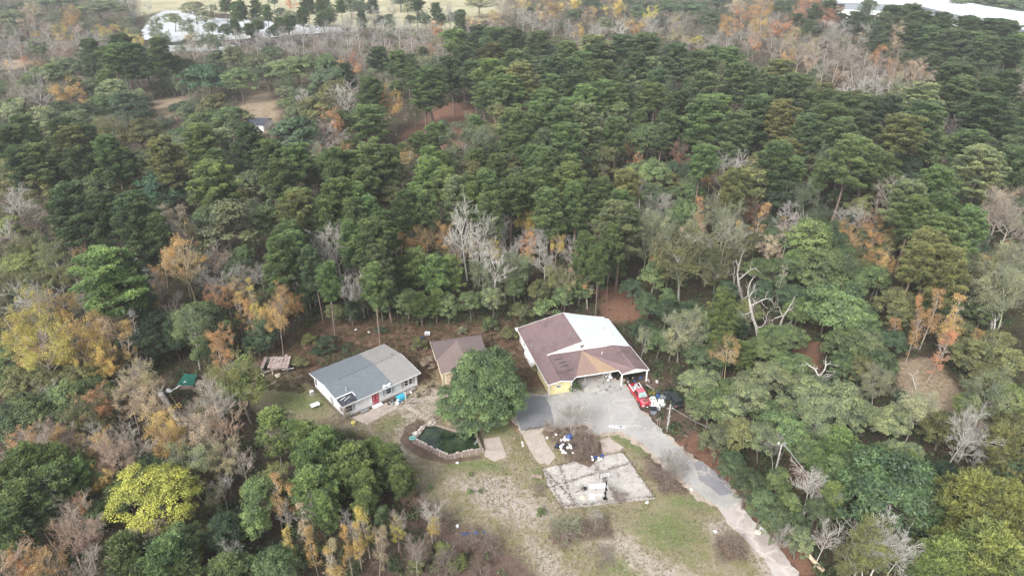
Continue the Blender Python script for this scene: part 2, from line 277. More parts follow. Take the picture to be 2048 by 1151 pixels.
def ground_mat():
    m = bpy.data.materials.new('ground_cover'); m.use_nodes = True; nt = m.node_tree; N = nt.nodes; L = nt.links
    b = N['Principled BSDF']; b.inputs['Roughness'].default_value = .95; b.inputs['Specular IOR Level'].default_value = .1
    tc = N.new('ShaderNodeTexCoord')
    def nz(scale, det=6, rough=.65, off=0):
        mp = N.new('ShaderNodeMapping'); mp.inputs['Location'].default_value = (off, off*.7, 0); L.new(tc.outputs['Object'], mp.inputs[0])
        n = N.new('ShaderNodeTexNoise'); n.inputs['Scale'].default_value = scale; n.inputs['Detail'].default_value = det; n.inputs['Roughness'].default_value = rough
        L.new(mp.outputs[0], n.inputs['Vector']); return n.outputs['Fac']
    def ramp(fac, stops):
        r = N.new('ShaderNodeValToRGB'); e = r.color_ramp.elements
        while len(e) < len(stops): e.new(.5)
        for i, (p, c) in enumerate(stops): e[i].position = p; e[i].color = (*c, 1)
        L.new(fac, r.inputs['Fac']); return r.outputs['Color']
    def mixc(f, a, c):
        x = N.new('ShaderNodeMix'); x.data_type = 'RGBA'; L.new(f, x.inputs[0]); L.new(a, x.inputs[6]); L.new(c, x.inputs[7]); return x.outputs[2]
    def mth(op, a, c=None, v=None, clamp=False):
        x = N.new('ShaderNodeMath'); x.operation = op; x.use_clamp = clamp; L.new(a, x.inputs[0])
        if c is not None: L.new(c, x.inputs[1])
        if v is not None: x.inputs[1].default_value = v
        return x.outputs[0]
    A = N.new('ShaderNodeAttribute'); A.attribute_name = 'coverA'; B = N.new('ShaderNodeAttribute'); B.attribute_name = 'coverB'
    sa = N.new('ShaderNodeSeparateColor'); sb = N.new('ShaderNodeSeparateColor'); L.new(A.outputs['Color'], sa.inputs[0]); L.new(B.outputs['Color'], sb.inputs[0])
    edge = nz(.9, 8, .75, 3); edge2 = nz(.28, 6, .7, 11)
    def w(src, e=edge, k=1.6):   # ragged-edged weight: (src-.5)*3 + noise
        a = mth('MULTIPLY', mth('SUBTRACT', src, v=.5), v=2.2); n = mth('MULTIPLY', mth('SUBTRACT', e, v=.5), v=2*k)
        return mth('ADD', mth('ADD', a, n), v=.5, clamp=True)
    fine = nz(6., 6, .8, 1); med = nz(1.6, 6, .7, 7); big = nz(.16, 5, .6, 21)
    litter = ramp(fine, [(.3, (.035,.026,.02)), (.5, (.075,.055,.042)), (.72, (.16,.12,.092))])
    litter2 = ramp(med, [(.3, (.035,.042,.02)), (.7, (.085,.07,.042))]); c = mixc(ramp(big, [(.4,(0,)*3),(.6,(.7,)*3)]), litter, litter2)
    scr = ramp(med, [(.28, (.055,.06,.027)), (.42, (.145,.092,.062)), (.56, (.205,.138,.10)), (.72, (.30,.25,.19))]); c = mixc(w(sa.outputs[1]), c, scr)
    grass = ramp(fine, [(.3, (.13,.118,.058)), (.48, (.23,.205,.115)), (.66, (.36,.32,.225))])
    straw = ramp(fine, [(.3, (.21,.16,.12)), (.5, (.34,.28,.22)), (.7, (.47,.41,.35))])
    lg = mixc(ramp(med, [(.42,(0,)*3),(.60,(1,)*3)]), grass, straw)
    olive = ramp(fine, [(.3, (.12,.125,.045)), (.65, (.26,.25,.11))]); lg = mixc(ramp(nz(.35, 6, .7, 31), [(.47,(0,)*3),(.62,(.8,)*3)]), lg, olive)
    c = mixc(w(sa.outputs[0], edge, .8), c, lg)
    sand = ramp(fine, [(.3, (.29,.235,.19)), (.5, (.43,.37,.325)), (.7, (.56,.515,.475))]); c = mixc(w(mth('MULTIPLY', sa.outputs[2], v=.85), edge, 2.4), c, sand)
    lush = ramp(fine, [(.3, (.085,.12,.04)), (.5, (.15,.19,.07)), (.72, (.27,.29,.15))]); c = mixc(w(mth('MULTIPLY', A.outputs['Alpha'], v=.72), med, 2.6), c, lush)
    red = ramp(fine, [(.3, (.10,.052,.038)), (.5, (.215,.118,.082)), (.72, (.34,.22,.165))]); c = mixc(w(sb.outputs[0]), c, red)
    dry = ramp(med, [(.3, (.20,.145,.095)), (.5, (.32,.25,.175)), (.7, (.45,.38,.29))]); c = mixc(w(sb.outputs[1]), c, dry)
    fld = ramp(nz(.06, 5, .6), [(.35, (.30,.30,.17)), (.65, (.46,.42,.30))]); c = mixc(w(sb.outputs[2], edge2), c, fld)
    br = ramp(fine, [(.3, (.07,.045,.04)), (.5, (.15,.105,.085)), (.7, (.27,.21,.17))]); c = mixc(w(mth('MULTIPLY', B.outputs['Alpha'], v=.95), edge, 1.8), c, br)
    L.new(c, b.inputs['Base Color'])
    bp = N.new('ShaderNodeBump'); bp.inputs['Strength'].default_value = .9; bp.inputs['Distance'].default_value = .15; L.new(fine, bp.inputs['Height']); L.new(bp.outputs['Normal'], b.inputs['Normal'])
    return m
gm = np_mesh('ground', np.column_stack([P, Z]), F, ground_mat(), smooth=True)
for nm, ch in (('coverA', (lawn, scrub, W['sand'], W['lush'])), ('coverB', (W['red'], W['dry'], W['field'], W['brush']))):
    a = gm.attributes.new(nm, 'FLOAT_COLOR', 'POINT'); a.data.foreach_set('color', np.stack(ch, 1).astype(np.float32).ravel())
ground = bpy.data.objects.new('ground', gm); col.objects.link(ground); tag(ground, kind='structure')

# ------------------------------------------------------------------ sheets laid on the ground
def ragged(pts_px, step=.5, amp=.25, seed=0, z=0):
    w = [at(x, y) for x, y in pts_px]; out = []
    for i, a in enumerate(w):
        b = w[(i+1) % len(w)]; n = max(1, int((b-a).length/step)); d = (b-a).normalized(); nrm = Vector((-d.y, d.x, 0))
        for k in range(n):
            p = a.lerp(b, k/n); j = mnoise.noise(Vector((p.x*.7+seed, p.y*.7, 0))) + .6*mnoise.noise(Vector((p.x*2.3, p.y*2.3+seed, 5)))
            p = p + nrm*amp*j; out.append(Vector((p.x, p.y, z)))
    return out
def sheet(name, pts_px, m, z, thick=.05, amp=.25, seed=0, step=.5):
    top = ragged(pts_px, step, amp, seed, z); n = len(top); mb = MB()
    mb.v = [tuple(p) for p in top] + [(p.x, p.y, z-thick-.15) for p in top]
    for t in tessellate_polygon([top]): mb.f.append(tuple(t)); mb.m.append(0)
    for i in range(n): mb.f.append((i, (i+1) % n, n+(i+1) % n, n+i)); mb.m.append(0)
    o = mb.obj(name, m)
    import bmesh
    bm = bmesh.new(); bm.from_mesh(o.data); bmesh.ops.recalc_face_normals(bm, faces=bm.faces); bm.to_mesh(o.data); bm.free()
    return tag(o, kind='structure')
def paved(name, base, dark, crack, crack_w=.05, patch=None, scale=.25, stain=.5):
    m = bpy.data.materials.new(name); m.use_nodes = True; nt = m.node_tree; N = nt.nodes; L = nt.links; b = N['Principled BSDF']
    b.inputs['Roughness'].default_value = .9; b.inputs['Specular IOR Level'].default_value = .2
    tc = N.new('ShaderNodeTexCoord')
    def nz(s, d=6, r=.7, o=0):
        mp = N.new('ShaderNodeMapping'); mp.inputs['Location'].default_value = (o, o, 0); L.new(tc.outputs['Object'], mp.inputs[0])
        n = N.new('ShaderNodeTexNoise'); n.inputs['Scale'].default_value = s; n.inputs['Detail'].default_value = d; n.inputs['Roughness'].default_value = r; L.new(mp.outputs[0], n.inputs['Vector']); return n
    def ramp(f, st):
        r = N.new('ShaderNodeValToRGB'); e = r.color_ramp.elements
        while len(e) < len(st): e.new(.5)
        for i, (p, c) in enumerate(st): e[i].position = p; e[i].color = (*c, 1)
        L.new(f, r.inputs['Fac']); return r.outputs['Color']
    def mx(f, a, c):
        x = N.new('ShaderNodeMix'); x.data_type = 'RGBA'; L.new(f, x.inputs[0]); L.new(a, x.inputs[6]); L.new(c, x.inputs[7]); return x.outputs[2]
    c = ramp(nz(scale, 8, .7).outputs['Fac'], [(.32, dark), (.52, base), (.75, tuple(min(1, x*1.18) for x in base))])
    grain = ramp(nz(9, 5, .8, 4).outputs['Fac'], [(.3, (.72,)*3), (.7, (1.22,)*3)])
    g = N.new('ShaderNodeMix'); g.data_type = 'RGBA'; g.blend_type = 'MULTIPLY'; g.inputs[0].default_value = .8; L.new(c, g.inputs[6]); L.new(grain, g.inputs[7]); c = g.outputs[2]
    if patch: c = mx(ramp(nz(.55, 7, .75, 9).outputs['Fac'], [(.55, (0,)*3), (.64, (stain,)*3)]), c, ramp(nz(3, 5, .8, 2).outputs['Fac'], [(.3, tuple(x*.7 for x in patch)), (.7, patch)]))
    # cracks: warped voronoi edges
    wv = nz(.8, 4, .6, 6); vm = N.new('ShaderNodeVectorMath'); vm.operation = 'MULTIPLY_ADD'; vm.inputs[1].default_value = (2.2, 2.2, 0); L.new(wv.outputs['Color'], vm.inputs[0]); L.new(tc.outputs['Object'], vm.inputs[2])
    vo = N.new('ShaderNodeTexVoronoi'); vo.feature = 'DISTANCE_TO_EDGE'; vo.inputs['Scale'].default_value = .22; L.new(vm.outputs[0], vo.inputs['Vector'])
    c = mx(ramp(vo.outputs['Distance'], [(0, (1,)*3), (crack_w, (0,)*3)]), c, crack if not isinstance(crack, tuple) else ramp(nz(5, 3).outputs['Fac'], [(.3, tuple(x*.8 for x in crack)), (.7, crack)]))
    L.new(c, b.inputs['Base Color']); return m
ASPH = paved('worn_asphalt', (.375,.37,.362), (.285,.28,.275), (.52,.50,.46), .013, patch=(.50,.44,.38), stain=.85)
ASPH_D = paved('dark_asphalt', (.20,.205,.22), (.165,.17,.185), (.28,.28,.28), .012)
ASPH_M = paved('mid_asphalt', (.25,.25,.27), (.20,.20,.22), (.45,.42,.40), .03)
GRAV = paved('crumbled_track', (.46,.42,.40), (.34,.30,.28), (.60,.56,.52), .06, patch=(.28,.24,.24), stain=.8)
CONC = paved('old_concrete', (.46,.435,.41), (.33,.30,.285), (.26,.23,.2), .005, patch=(.25,.205,.18), stain=.9, scale=.6)
CONC2 = paved('pinkish_concrete', (.43,.37,.33), (.34,.285,.25), (.24,.2,.17), .006, patch=(.36,.30,.26), stain=.5, scale=.6)
MARG = paved('sandy_margin', (.42,.36,.31), (.30,.24,.20), (.5,.46,.42), .01, patch=(.20,.16,.11), stain=.6)
sheet('driveway_margin', [(1036,790),(1100,786),(1145,764),(1245,758),(1268,790),(1282,818),(1308,840),(1336,870),(1386,912),(1448,956),(1492,1000),(1462,1024),(1418,1010),(1390,992),(1332,940),(1278,892),(1236,868),(1186,874),(1172,850),(1112,858),(1042,866),(1024,832),(1020,806)], MARG, .048, amp=.8, seed=21, step=.35)
sheet('driveway', [(1040,792),(1060,787),(1100,790),(1145,768),(1165,762),(1240,762),(1262,785),(1275,815),(1302,838),(1330,872),(1380,915),(1440,960),(1480,1000),(1455,1018),(1425,1005),(1395,985),(1340,935),(1285,885),(1240,862),(1190,868),(1180,845),(1110,852),(1042,862),(1030,830),(1025,808)], ASPH, .06, amp=.3, seed=1)
sheet('driveway_dark_patch', [(1041,794),(1060,789),(1092,794),(1102,815),(1108,850),(1043,861),(1031,830),(1027,810)], ASPH_D, .066, thick=0, amp=.2, seed=2)
sheet('driveway_repair_patch', [(1385,925),(1402,922),(1445,955),(1470,985),(1440,990),(1400,960)], ASPH_M, .066, thick=0, amp=.35, seed=3, step=.3)
sheet('track', [(1425,1000),(1478,1002),(1492,1022),(1530,1060),(1570,1110),(1620,1180),(1680,1280),(1620,1280),(1565,1165),(1530,1125),(1495,1085),(1455,1045)], GRAV, .052, amp=.45, seed=4)
sheet('basketball_court', [(1128,1016.5),(1097.5,973.5),(1086,937.5),(1119.4,930),(1150,922),(1180,935),(1201,912),(1244.5,905.5),(1262,925),(1285,960),(1310,996)], CONC, .08, amp=.12, seed=5)
sheet('broken_slab', [(1201,880),(1218,872),(1226,881),(1248,894),(1243,903),(1205,910)], CONC2, .07, amp=.25, seed=6)
sheet('path_slabs', [(1042,864),(1080,858),(1094,888),(1112,913),(1098,929),(1075,925),(1060,900)], CONC2, .06, amp=.15, seed=7)
sheet('pool_side_slab', [(968,878),(999,873),(1014.5,914),(990,922),(969,912)], CONC2, .07, amp=.05, seed=8)
sheet('patio', [(702,835),(796,795),(812,806),(734,849)], CONC2, .05, amp=.2, seed=9)
sheet('path', [(802,808),(812,804),(842,826),(836,831)], CONC2, .05, amp=.15, seed=10)
# joints cut into the court: dark lines of dirt
mb = MB()
for a, b in (((1086,938),(1160,1012)), ((1097,974),(1262,925)), ((1128,1010),(1308,990)), ((1119,931),(1150,1013)), ((1180,915),(1240,1003))):
    p, q = at(*a, .086), at(*b, .086); mb.bar(p, q, .028, .004)
M['joint'] = mat('joint_dirt', (.20,.17,.14), .95)
tag(mb.obj('court_joints', M['joint']), kind='structure')
def frame(o, ux, uy, vx, vy):
    return Matrix(((ux, vx, 0, o[0]), (uy, vy, 0, o[1]), (0, 0, 1, 0), (0, 0, 0, 1)))
def slab(mb, pts, t=.12, m=0, ms=None):
    """roof plane: polygon with a thickness downwards; the sides take material ms"""
    ms = m if ms is None else ms; n = len(pts); b = len(mb.v)
    mb.v += [tuple(p) for p in pts] + [(p[0], p[1], p[2]-t) for p in pts]
    mb.f.append(tuple(b+i for i in range(n))); mb.m.append(m); mb.f.append(tuple(b+n+i for i in reversed(range(n)))); mb.m.append(ms)
    for i in range(n): j = (i+1) % n; mb.f.append((b+i, b+n+i, b+n+j, b+j)); mb.m.append(ms)
def window(parent, u0, u1, z0, z1, v, axis='u', blind=False):
    """dark pane in a white frame on the plane v=const (axis u) or u=const (axis v)"""
    f = MB(); g = MB(); w = .06
    def bx(mb_, a0, a1, c0, c1, d0, d1):
        if axis == 'u': mb_.box((a0, v-d1, c0), (a1, v-d0, c1))
        else: mb_.box((v-d1, a0, c0), (v-d0, a1, c1))
    bx(f, u0-w, u1+w, z0-w, z0, 0, .05); bx(f, u0-w, u1+w, z1, z1+w, 0, .05); bx(f, u0-w, u0, z0, z1, 0, .05); bx(f, u1, u1+w, z0, z1, 0, .05)
    bx(f, u0, u1, (z0+z1)/2-.025, (z0+z1)/2+.025, .02, .045)
    fo = f.obj('window', M['white_trim'], parent); bx(g, u0, u1, z0, z1, -.02, .015); g.obj('pane', M['dark_glass'], fo); return fo
# ---- the white house with the two-tone low roof
WM = frame((-27.54, 90.67), .779, .626, -.642, .767)
wh = empty('house', M=WM, label='white single-storey house with a low blue and pale grey roof', cat='house')
L_, D_ = 15.0, 12.1
b = MB()
zw = lambda v: 2.62 + .8*min(v/6.3, (12.1-v)/5.8)*.92
b.box((.4,.5,-.1),(14.5,.62,2.62)); b.box((.4,11.5,-.1),(14.5,11.62,2.62))
for u in (.4, 14.38):
    b.quad((u,.62,-.1),(u,11.5,-.1),(u,11.5,2.66),(u,6.3,3.35),(u,.62,2.66)); b.quad((u+.12,.62,-.1),(u+.12,.62,2.66),(u+.12,6.3,3.35),(u+.12,11.5,2.66),(u+.12,11.5,-.1))
    b.quad((u,.62,2.66),(u,6.3,3.35),(u+.12,6.3,3.35),(u+.12,.62,2.66)); b.quad((u,6.3,3.35),(u,11.5,2.66),(u+.12,11.5,2.66),(u+.12,6.3,3.35))
b.obj('wall', M['white_siding'], wh)
b = MB(); b.box((.32,.42,-.1),(14.58,.5,.22)); b.box((.32,.5,-.1),(.4,11.6,.22)); b.obj('foundation', M['grey_wood'], wh)
ub = 9.6
b = MB(); slab(b, [(2.9,0,2.8),(ub,0,2.8),(ub,6.3,3.6),(-.05,6.3,3.6),(-.02,2.2,3.08),(2.9,2.2,3.08)]); slab(b, [(-.05,6.302,3.6),(ub,6.302,3.6),(ub,12.1,2.8),(-.05,12.25,2.8)])
r1 = b.obj('roof', M['roof_blue'], wh); r1['label'] = 'blue-grey left half of the roof'
b = MB(); slab(b, [(ub+.003,0,2.81),(15,0,2.81),(14.9,6.3,3.61),(ub+.003,6.3,3.61)]); slab(b, [(ub+.003,6.302,3.61),(14.9,6.302,3.61),(14.85,12.1,2.81),(ub+.003,12.1,2.81)])
r2 = b.obj('roof', M['roof_grey'], wh); r2['label'] = 'pale grey right half of the roof'
b = MB(); slab(b, [(0,0,2.7),(2.88,0,2.7),(2.88,2.18,2.88),(0,2.18,2.88)], .08); r3 = b.obj('roof', M['roof_dark'], wh); r3['label'] = 'dark sunken corner of the roof with holes'
b = MB()   # battens and torn sheeting along the broken edge
b.bar((-.05,2.3,3.1),(2.95,2.3,3.11),.22,.06); b.bar((2.98,2.3,3.12),(2.98,1.2,2.98),.14,.06); b.bar((1.0,1.2,2.86),(2.2,1.6,2.95),.10,.03); b.bar((.5,1.7,2.88),(1.5,1.9,2.95),.12,.03)
b.obj('torn_edge', M['white_trim'], wh)
b = MB(); b.bar((1.2,1.5,2.84),(2.0,1.2,2.84),.3,.03); b.bar((1.9,.8,2.78),(2.5,.6,2.78),.25,.03); b.bar((.8,.5,2.76),(1.2,.9,2.78),.2,.03); b.obj('roof_hole', M['black'], wh)
b = MB(); b.bar((-.04,-.05,2.72),(15.04,-.05,2.73),.04,.2); b.bar((-.08,-.03,2.72),(-.08,6.3,3.5),.04,.2); b.bar((-.08,6.3,3.5),(-.1,12.2,2.72),.04,.2); b.bar((15.03,-.03,2.72),(14.95,6.3,3.5),.04,.2)
b.obj('fascia', M['white_trim'], wh)
b = MB()
for k, (u, v, r) in enumerate([(7.9,.25,.34),(8.3,.45,.3),(8.8,.3,.36),(9.2,.6,.22),(8.1,.7,.2)]): b.blob((u,v,2.92), (r,r*.7,.10), random.Random(k), 8, 4, .4)
b.obj('torn_sheeting', M['white_plastic'], wh)
for (u,v,r,h) in ((2.3,3.0,.05,.75),(13.4,7.1,.14,.35),(9.9,8.2,.09,.14),(11.4,9.0,.08,.14)):
    b = MB(); z = 2.8+.8*(v/6.3 if v < 6.3 else (12.1-v)/5.8); b.tube([(u,v,z-.05),(u,v,z+h)], r, 8); b.obj('roof_vent', M['white_trim'] if h > .5 else M['rust'], wh)
b = MB()
for pts in (((3.2,4.5,8.6,6.0)), (10.4,6.4,13.9,6.9), (4,2.6,7,3.2), (11.8,2.4,13.8,2.7)):
    pass
for u0,v0,u1,v1 in ((10.0,6.25,13.9,6.5),(2.5,6.2,8.7,6.4)): b.bar((u0,v0,3.625),(u1,v1,3.625),.07,.02)
b.obj('ridge_seam', M['roof_dark'], wh)
dr = MB(); dr.box((5.55,.44,.15),(6.85,.49,2.3)); d = dr.obj('door', M['red_door'], wh)
b = MB(); b.box((5.42,.43,.12),(5.54,.495,2.42)); b.box((6.86,.43,.12),(6.98,.495,2.42)); b.box((5.42,.43,2.31),(6.98,.495,2.42)); b.obj('door_frame', M['white_trim'], d)
b = MB()
for i in range(3):
    for j in range(2): b.box((5.68+j*.62,.425,.35+i*.65),(6.1+j*.62,.438,.85+i*.65))
b.obj('door_panel', M['red_faded'], d)
b = MB(); b.box((5.3,-.45,-.05),(7.1,.42,.12)); b.obj('step', M['white_plastic'], wh)
def shutter(u):
    b = MB()
    for a0,a1,c0,c1 in ((u,u+.07,.95,2.15),(u+.31,u+.38,.95,2.15),(u,u+.38,2.08,2.15),(u,u+.38,1.5,1.6),(u,u+.38,.95,1.02)): b.box((a0,.45,c0),(a1,.49,c1))
    b.box((u+.07,.475,1.02),(u+.31,.492,2.08), m=1); b.obj('shutter', [M['black'], M['white_trim']], wh)
window(wh, .75,1.85,.95,2.1,.5); shutter(2.0)
window(wh, 8.3,9.25,1.1,2.1,.5); shutter(7.75); shutter(9.45)
window(wh, 11.95,12.6,1.05,2.1,.5); window(wh, 12.85,13.45,1.05,2.1,.5); shutter(11.4); shutter(13.6)
window(wh, 10.4,11.2,.9,2.1,.4,'v'); window(wh, 1.0,1.75,1.0,2.1,.4,'v')
b = MB(); b.box((.33,4.5,.3),(.39,5.1,1.3)); b.box((.3,4.7,1.2),(.39,5.3,1.6)); b.obj('wall_scar', M['grey_wood'], wh)
b = MB(); b.box((.1,-.2,0),(.22,-.08,2.62)); b.box((1.0,-.2,0),(1.1,-.1,1.0)); b.bar((.2,-.15,1.0),(1.1,-.15,.95),.06,.1); b.obj('porch_post', M['tan_wood'], wh)
# ---- the garage with the crossing gables, half behind the oak
GM = frame((-12.3, 100.06), .9707, .2400, -.2860, .9582)
ga = empty('garage', M=GM, label='small brown-roofed garage half hidden behind the big oak', cat='garage')
# local: u along the front, v back; the rear block's ridge runs along u at v=9.2
b = MB(); slab(b, [(-.2,3.6,2.35),(9.2,3.6,2.35),(9.2,9.0,3.45),(-.2,9.0,3.45)], .1); r = b.obj('roof', M['roof_brown_dark'], ga); r['label'] = 'darker brown rear slope'
b = MB(); slab(b, [(-.3,9.0,3.47),(9.3,9.0,3.47),(9.3,10.0,3.1),(-.3,10.0,3.1)], .1); b.obj('ridge_cap', M['roof_brown'], ga)
b = MB(); slab(b, [(0,0,2.5),(4.6,-.1,3.46),(4.6,8.9,3.475),(0,4.6,2.58)], .1); slab(b, [(4.602,-.1,3.46),(9.2,0,2.5),(9.2,4.6,2.58),(4.602,8.9,3.475)], .1)
b.obj('roof', M['roof_brown'], ga)
b = MB(); b.box((.3,.3,-.1),(9.0,.42,2.4)); b.quad((.3,.36,2.4),(9.0,.36,2.4),(4.6,.36,3.3)); b.box((.3,.42,-.1),(.42,9.6,2.34)); b.box((8.9,.42,-.1),(9.0,9.6,2.34)); b.box((.42,9.5,-.1),(8.9,9.6,3.1)); b.obj('wall', M['cream'], ga)
b = MB(); b.bar((-.05,-.03,2.42),(4.6,-.13,3.38),.05,.16); b.bar((-.05,0,2.42),(-.05,4.6,2.5),.05,.18); b.bar((-.25,4.4,2.5),(-.33,10,3.15),.05,.18); b.bar((4.6,-.13,3.38),(9.25,-.03,2.42),.05,.16); b.obj('fascia', M['cream'], ga)
b = MB(); b.box((.9,.22,0),(4.0,.29,2.2))
go = b.obj('garage_door', M['tan_wood'], ga); b = MB()
for i in range(4): b.box((.9,.2,.05+i*.54),(4.0,.222,.08+i*.54))
b.obj('panel_line', M['grey_wood'], go)
b = MB(); b.box((.14,.05,0),(.28,.2,2.42)); b.obj('corner_post', M['cream'], ga)
# ---- the big house: maroon and white roofs, carport in front
BM = frame((6.13, 96.9), .961, .276, -.276, .961)
bh = empty('house', M=BM, label='big house with a maroon shingle roof, white metal slope and open carport', cat='house')
rb, gp, gl, gr_, rbk = (9.2,18.3,5.0), (9.1,7.8,5.0), (2.5,7.8,3.25), (15.9,7.6,3.2), (18.5,17.3,2.6)
b = MB(); slab(b, [(0,7.8,2.6),(2.5,7.8,3.25),gp,rb,(0,19,2.6)]); slab(b, [(0,0,2.6),(2.47,0,3.0),(2.5,7.798,3.25),(0,7.798,2.6)])
slab(b, [(2.472,0,3.0),(4.5,0,2.6),(5.4,.95,2.6),(9.098,7.8,3.0),(2.502,7.8,3.25)])
slab(b, [(9.102,7.8,3.0),(13.3,.7,2.6),(13.4,-.6,2.6),(15.9,-.8,3.4),(15.9,7.6,3.2)]); slab(b, [(15.902,-.8,3.4),(18.55,-.7,2.6),(18.35,7.0,2.75),(15.902,7.6,3.2)])
o = b.obj('roof', M['roof_red'], bh); o['label'] = 'maroon shingle roof with dark weather stains'
b = MB(); slab(b, [(9.102,7.8,3.005),(5.42,.93,2.605),(9.7,.82,2.605)]); o = b.obj('roof_patch', M['roof_tan'], bh); o['label'] = 'pinkish tan wedge of newer shingles'
b = MB(); slab(b, [(9.106,7.8,3.005),(9.703,.82,2.605),(13.28,.72,2.605)]); o = b.obj('roof_patch', M['roof_orange'], bh); o['label'] = 'orange tan wedge of newer shingles'
b = MB(); slab(b, [(9.104,7.5,5.02),(10.6,7.3,4.62),(18.35,7.0,2.78),(18.5,17.3,2.62),(9.204,18.3,5.02)], .08)
for k in range(14):
    t = (k+.5)/14; b.bar((9.2+9.2*t,7.35,5.05-2.25*t),(9.25+9.2*t,18.2-.95*t,5.05-2.4*t),.04,.03)
o = b.obj('metal_roof', M['white_metal'], bh); o['label'] = 'white metal slope at the back right'
b = MB(); b.quad((2.5,7.75,3.2),(15.9,7.55,3.15),(9.1,7.7,4.95)); b.quad((2.5,7.9,3.2),(9.1,7.9,4.95),(15.9,7.8,3.15)); b.quad((9.1,7.7,4.95),(15.9,7.55,3.15),(15.9,7.8,3.15),(9.1,7.9,4.95)); b.obj('gable_wall', M['white_siding'], bh)
b = MB(); b.bar((2.4,7.6,3.3),(9.1,7.45,5.03),.3,.06); b.bar((9.1,7.45,5.03),(15.95,7.4,3.28),.3,.06); b.obj('gable_trim', M['white_trim'], bh)
window(bh, 8.75,9.45,3.55,4.25,7.68)
b = MB()
for (a, c) in (((-.03,0,2.53),(-.03,19,2.53)),((0,-.04,2.53),(2.47,-.04,2.93)),((2.47,-.04,2.93),(4.52,-.04,2.53)),((4.53,0,2.53),(5.42,.9,2.53)),((5.42,.88,2.53),(13.3,.66,2.53)),((13.3,.66,2.53),(13.38,-.62,2.53)),((13.4,-.64,2.53),(15.9,-.84,3.33)),((15.9,-.84,3.33),(18.58,-.74,2.53)),((18.58,-.7,2.53),(18.4,7,2.68)),((0,19.04,2.53),(9.2,18.34,4.95)),((9.2,18.34,4.95),(18.5,17.34,2.55))): b.bar(a, c, .06, .17)
b.box((-.25,18.4,2.35),(1.9,19.25,2.62)); b.obj('fascia', M['white_trim'], bh)
b = MB(); b.box((.45,.45,-.1),(4.3,.57,2.5)); b.quad((.45,.5,2.5),(4.3,.5,2.5),(2.4,.5,2.9)); b.box((.45,.57,-.1),(.57,9.0,2.5)); b.box((4.2,.57,-.1),(4.3,7.7,2.5)); o = b.obj('wall', M['yellow_wall'], bh); o['label'] = 'pale yellow siding'
b = MB(); b.box((.45,9.0,-.1),(.57,18.6,2.5)); b.box((.57,18.4,-.1),(18,18.5,2.5)); b.box((18.0,7.2,-.1),(18.1,17.2,2.5)); b.box((4.3,7.5,-.1),(18.0,7.6,2.6)); b.box((12.2,1.6,-.1),(12.32,7.5,2.5)); b.box((13.6,5.2,-.1),(18.0,5.3,2.5))
b.quad((13.5,-.7,2.5),(18.45,-.7,2.5),(15.9,-.75,3.25)); b.quad((.57,18.45,2.5),(18,18.45,2.5),(9.2,18.45,4.85)); b.obj('wall', M['white_siding'], bh)
b = MB(); b.bar((.42,.45,1.0),(.42,9,1.0),.03,.05); b.obj('wall_rail', M['cream'], bh)
window(bh, 1.7,2.5,1.35,1.85,.45); window(bh, 6.3,6.9,1.1,2.0,.45,'v'); window(bh, 2.9,3.4,1.1,2.0,.45,'v'); window(bh, 14.5,15.6,1.0,2.1,.45,'v')
b = MB(); b.box((4.0,.6,-.08),(13.4,7.5,.03)); b.obj('carport_floor', CONC, bh)
for (u,v,z,w) in ((.3,.2,2.5,.13),(4.35,.2,2.5,.13),(13.5,-.45,2.5,.2),(18.3,-.45,2.5,.2)):
    b = MB(); b.box((u-w/2,v-w/2,-.05),(u+w/2,v+w/2,z)); b.obj('post', M['white_trim'], bh)
for (u,v) in ((7.1,.85),(10.5,.85)):
    b = MB(); b.box((u-.06,v-.06,-.05),(u+.06,v+.06,2.5)); b.obj('post', M['grey_wood'], bh)
b = MB(); b.tube([(7.9,8.6,4.6),(7.2,8.9,6.6)], .03, 6); 
for k in range(6): b.bar((7.05-.08*k,8.6,6.5-.18*k),(7.4+.05*k,9.2,6.45-.18*k),.025,.025)
b.obj('antenna', M['galv'], bh)
b = MB(); b.tube([(.9,12.2,2.8),(.9,12.2,3.4)], .06, 8); b.box((.6,11.9,2.86),(1.3,12.1,2.9)); b.obj('vent_pipe', M['galv'], bh)
b = MB(); b.tube([(12.1,5.6,3.0),(12.3,5.7,3.5)], .05, 6); b.obj('vent_pipe', M['white_trim'], bh)
rs = random.Random(3); b = MB()
for k, (u, v) in enumerate(((3.4,6.0),(3.9,4.9),(3.8,3.9),(4.5,2.6))):
    b = MB(); z = 2.6+.4*(v/7.8)+.24*(1-(u-2.5)/6.6)-.0; b.bar((u-.2,v,z+.03),(u+1.3,v+.35,z-.02),.16,.05); o = b.obj('roof_stain_ridge', M['roof_dark'], bh)
b = MB(); b.bar((2.5,7.0,3.27),(2.48,.6,3.06),.06,.02); o = b.obj('roof_seam', M['roof_dark'], bh)
b = MB()
for k in range(3): b = MB(); b.box((17.0-.6*k,8.5+k*2.4,2.99+.15*k),(17.25-.6*k,8.62+k*2.4,3.13+.15*k)); b.obj('metal_patch', M['grey_wood'], bh)
b = MB(); b.box((-.1,9.5,0),(.44,13.5,.9)); b.obj('side_deck', M['white_trim'], bh)
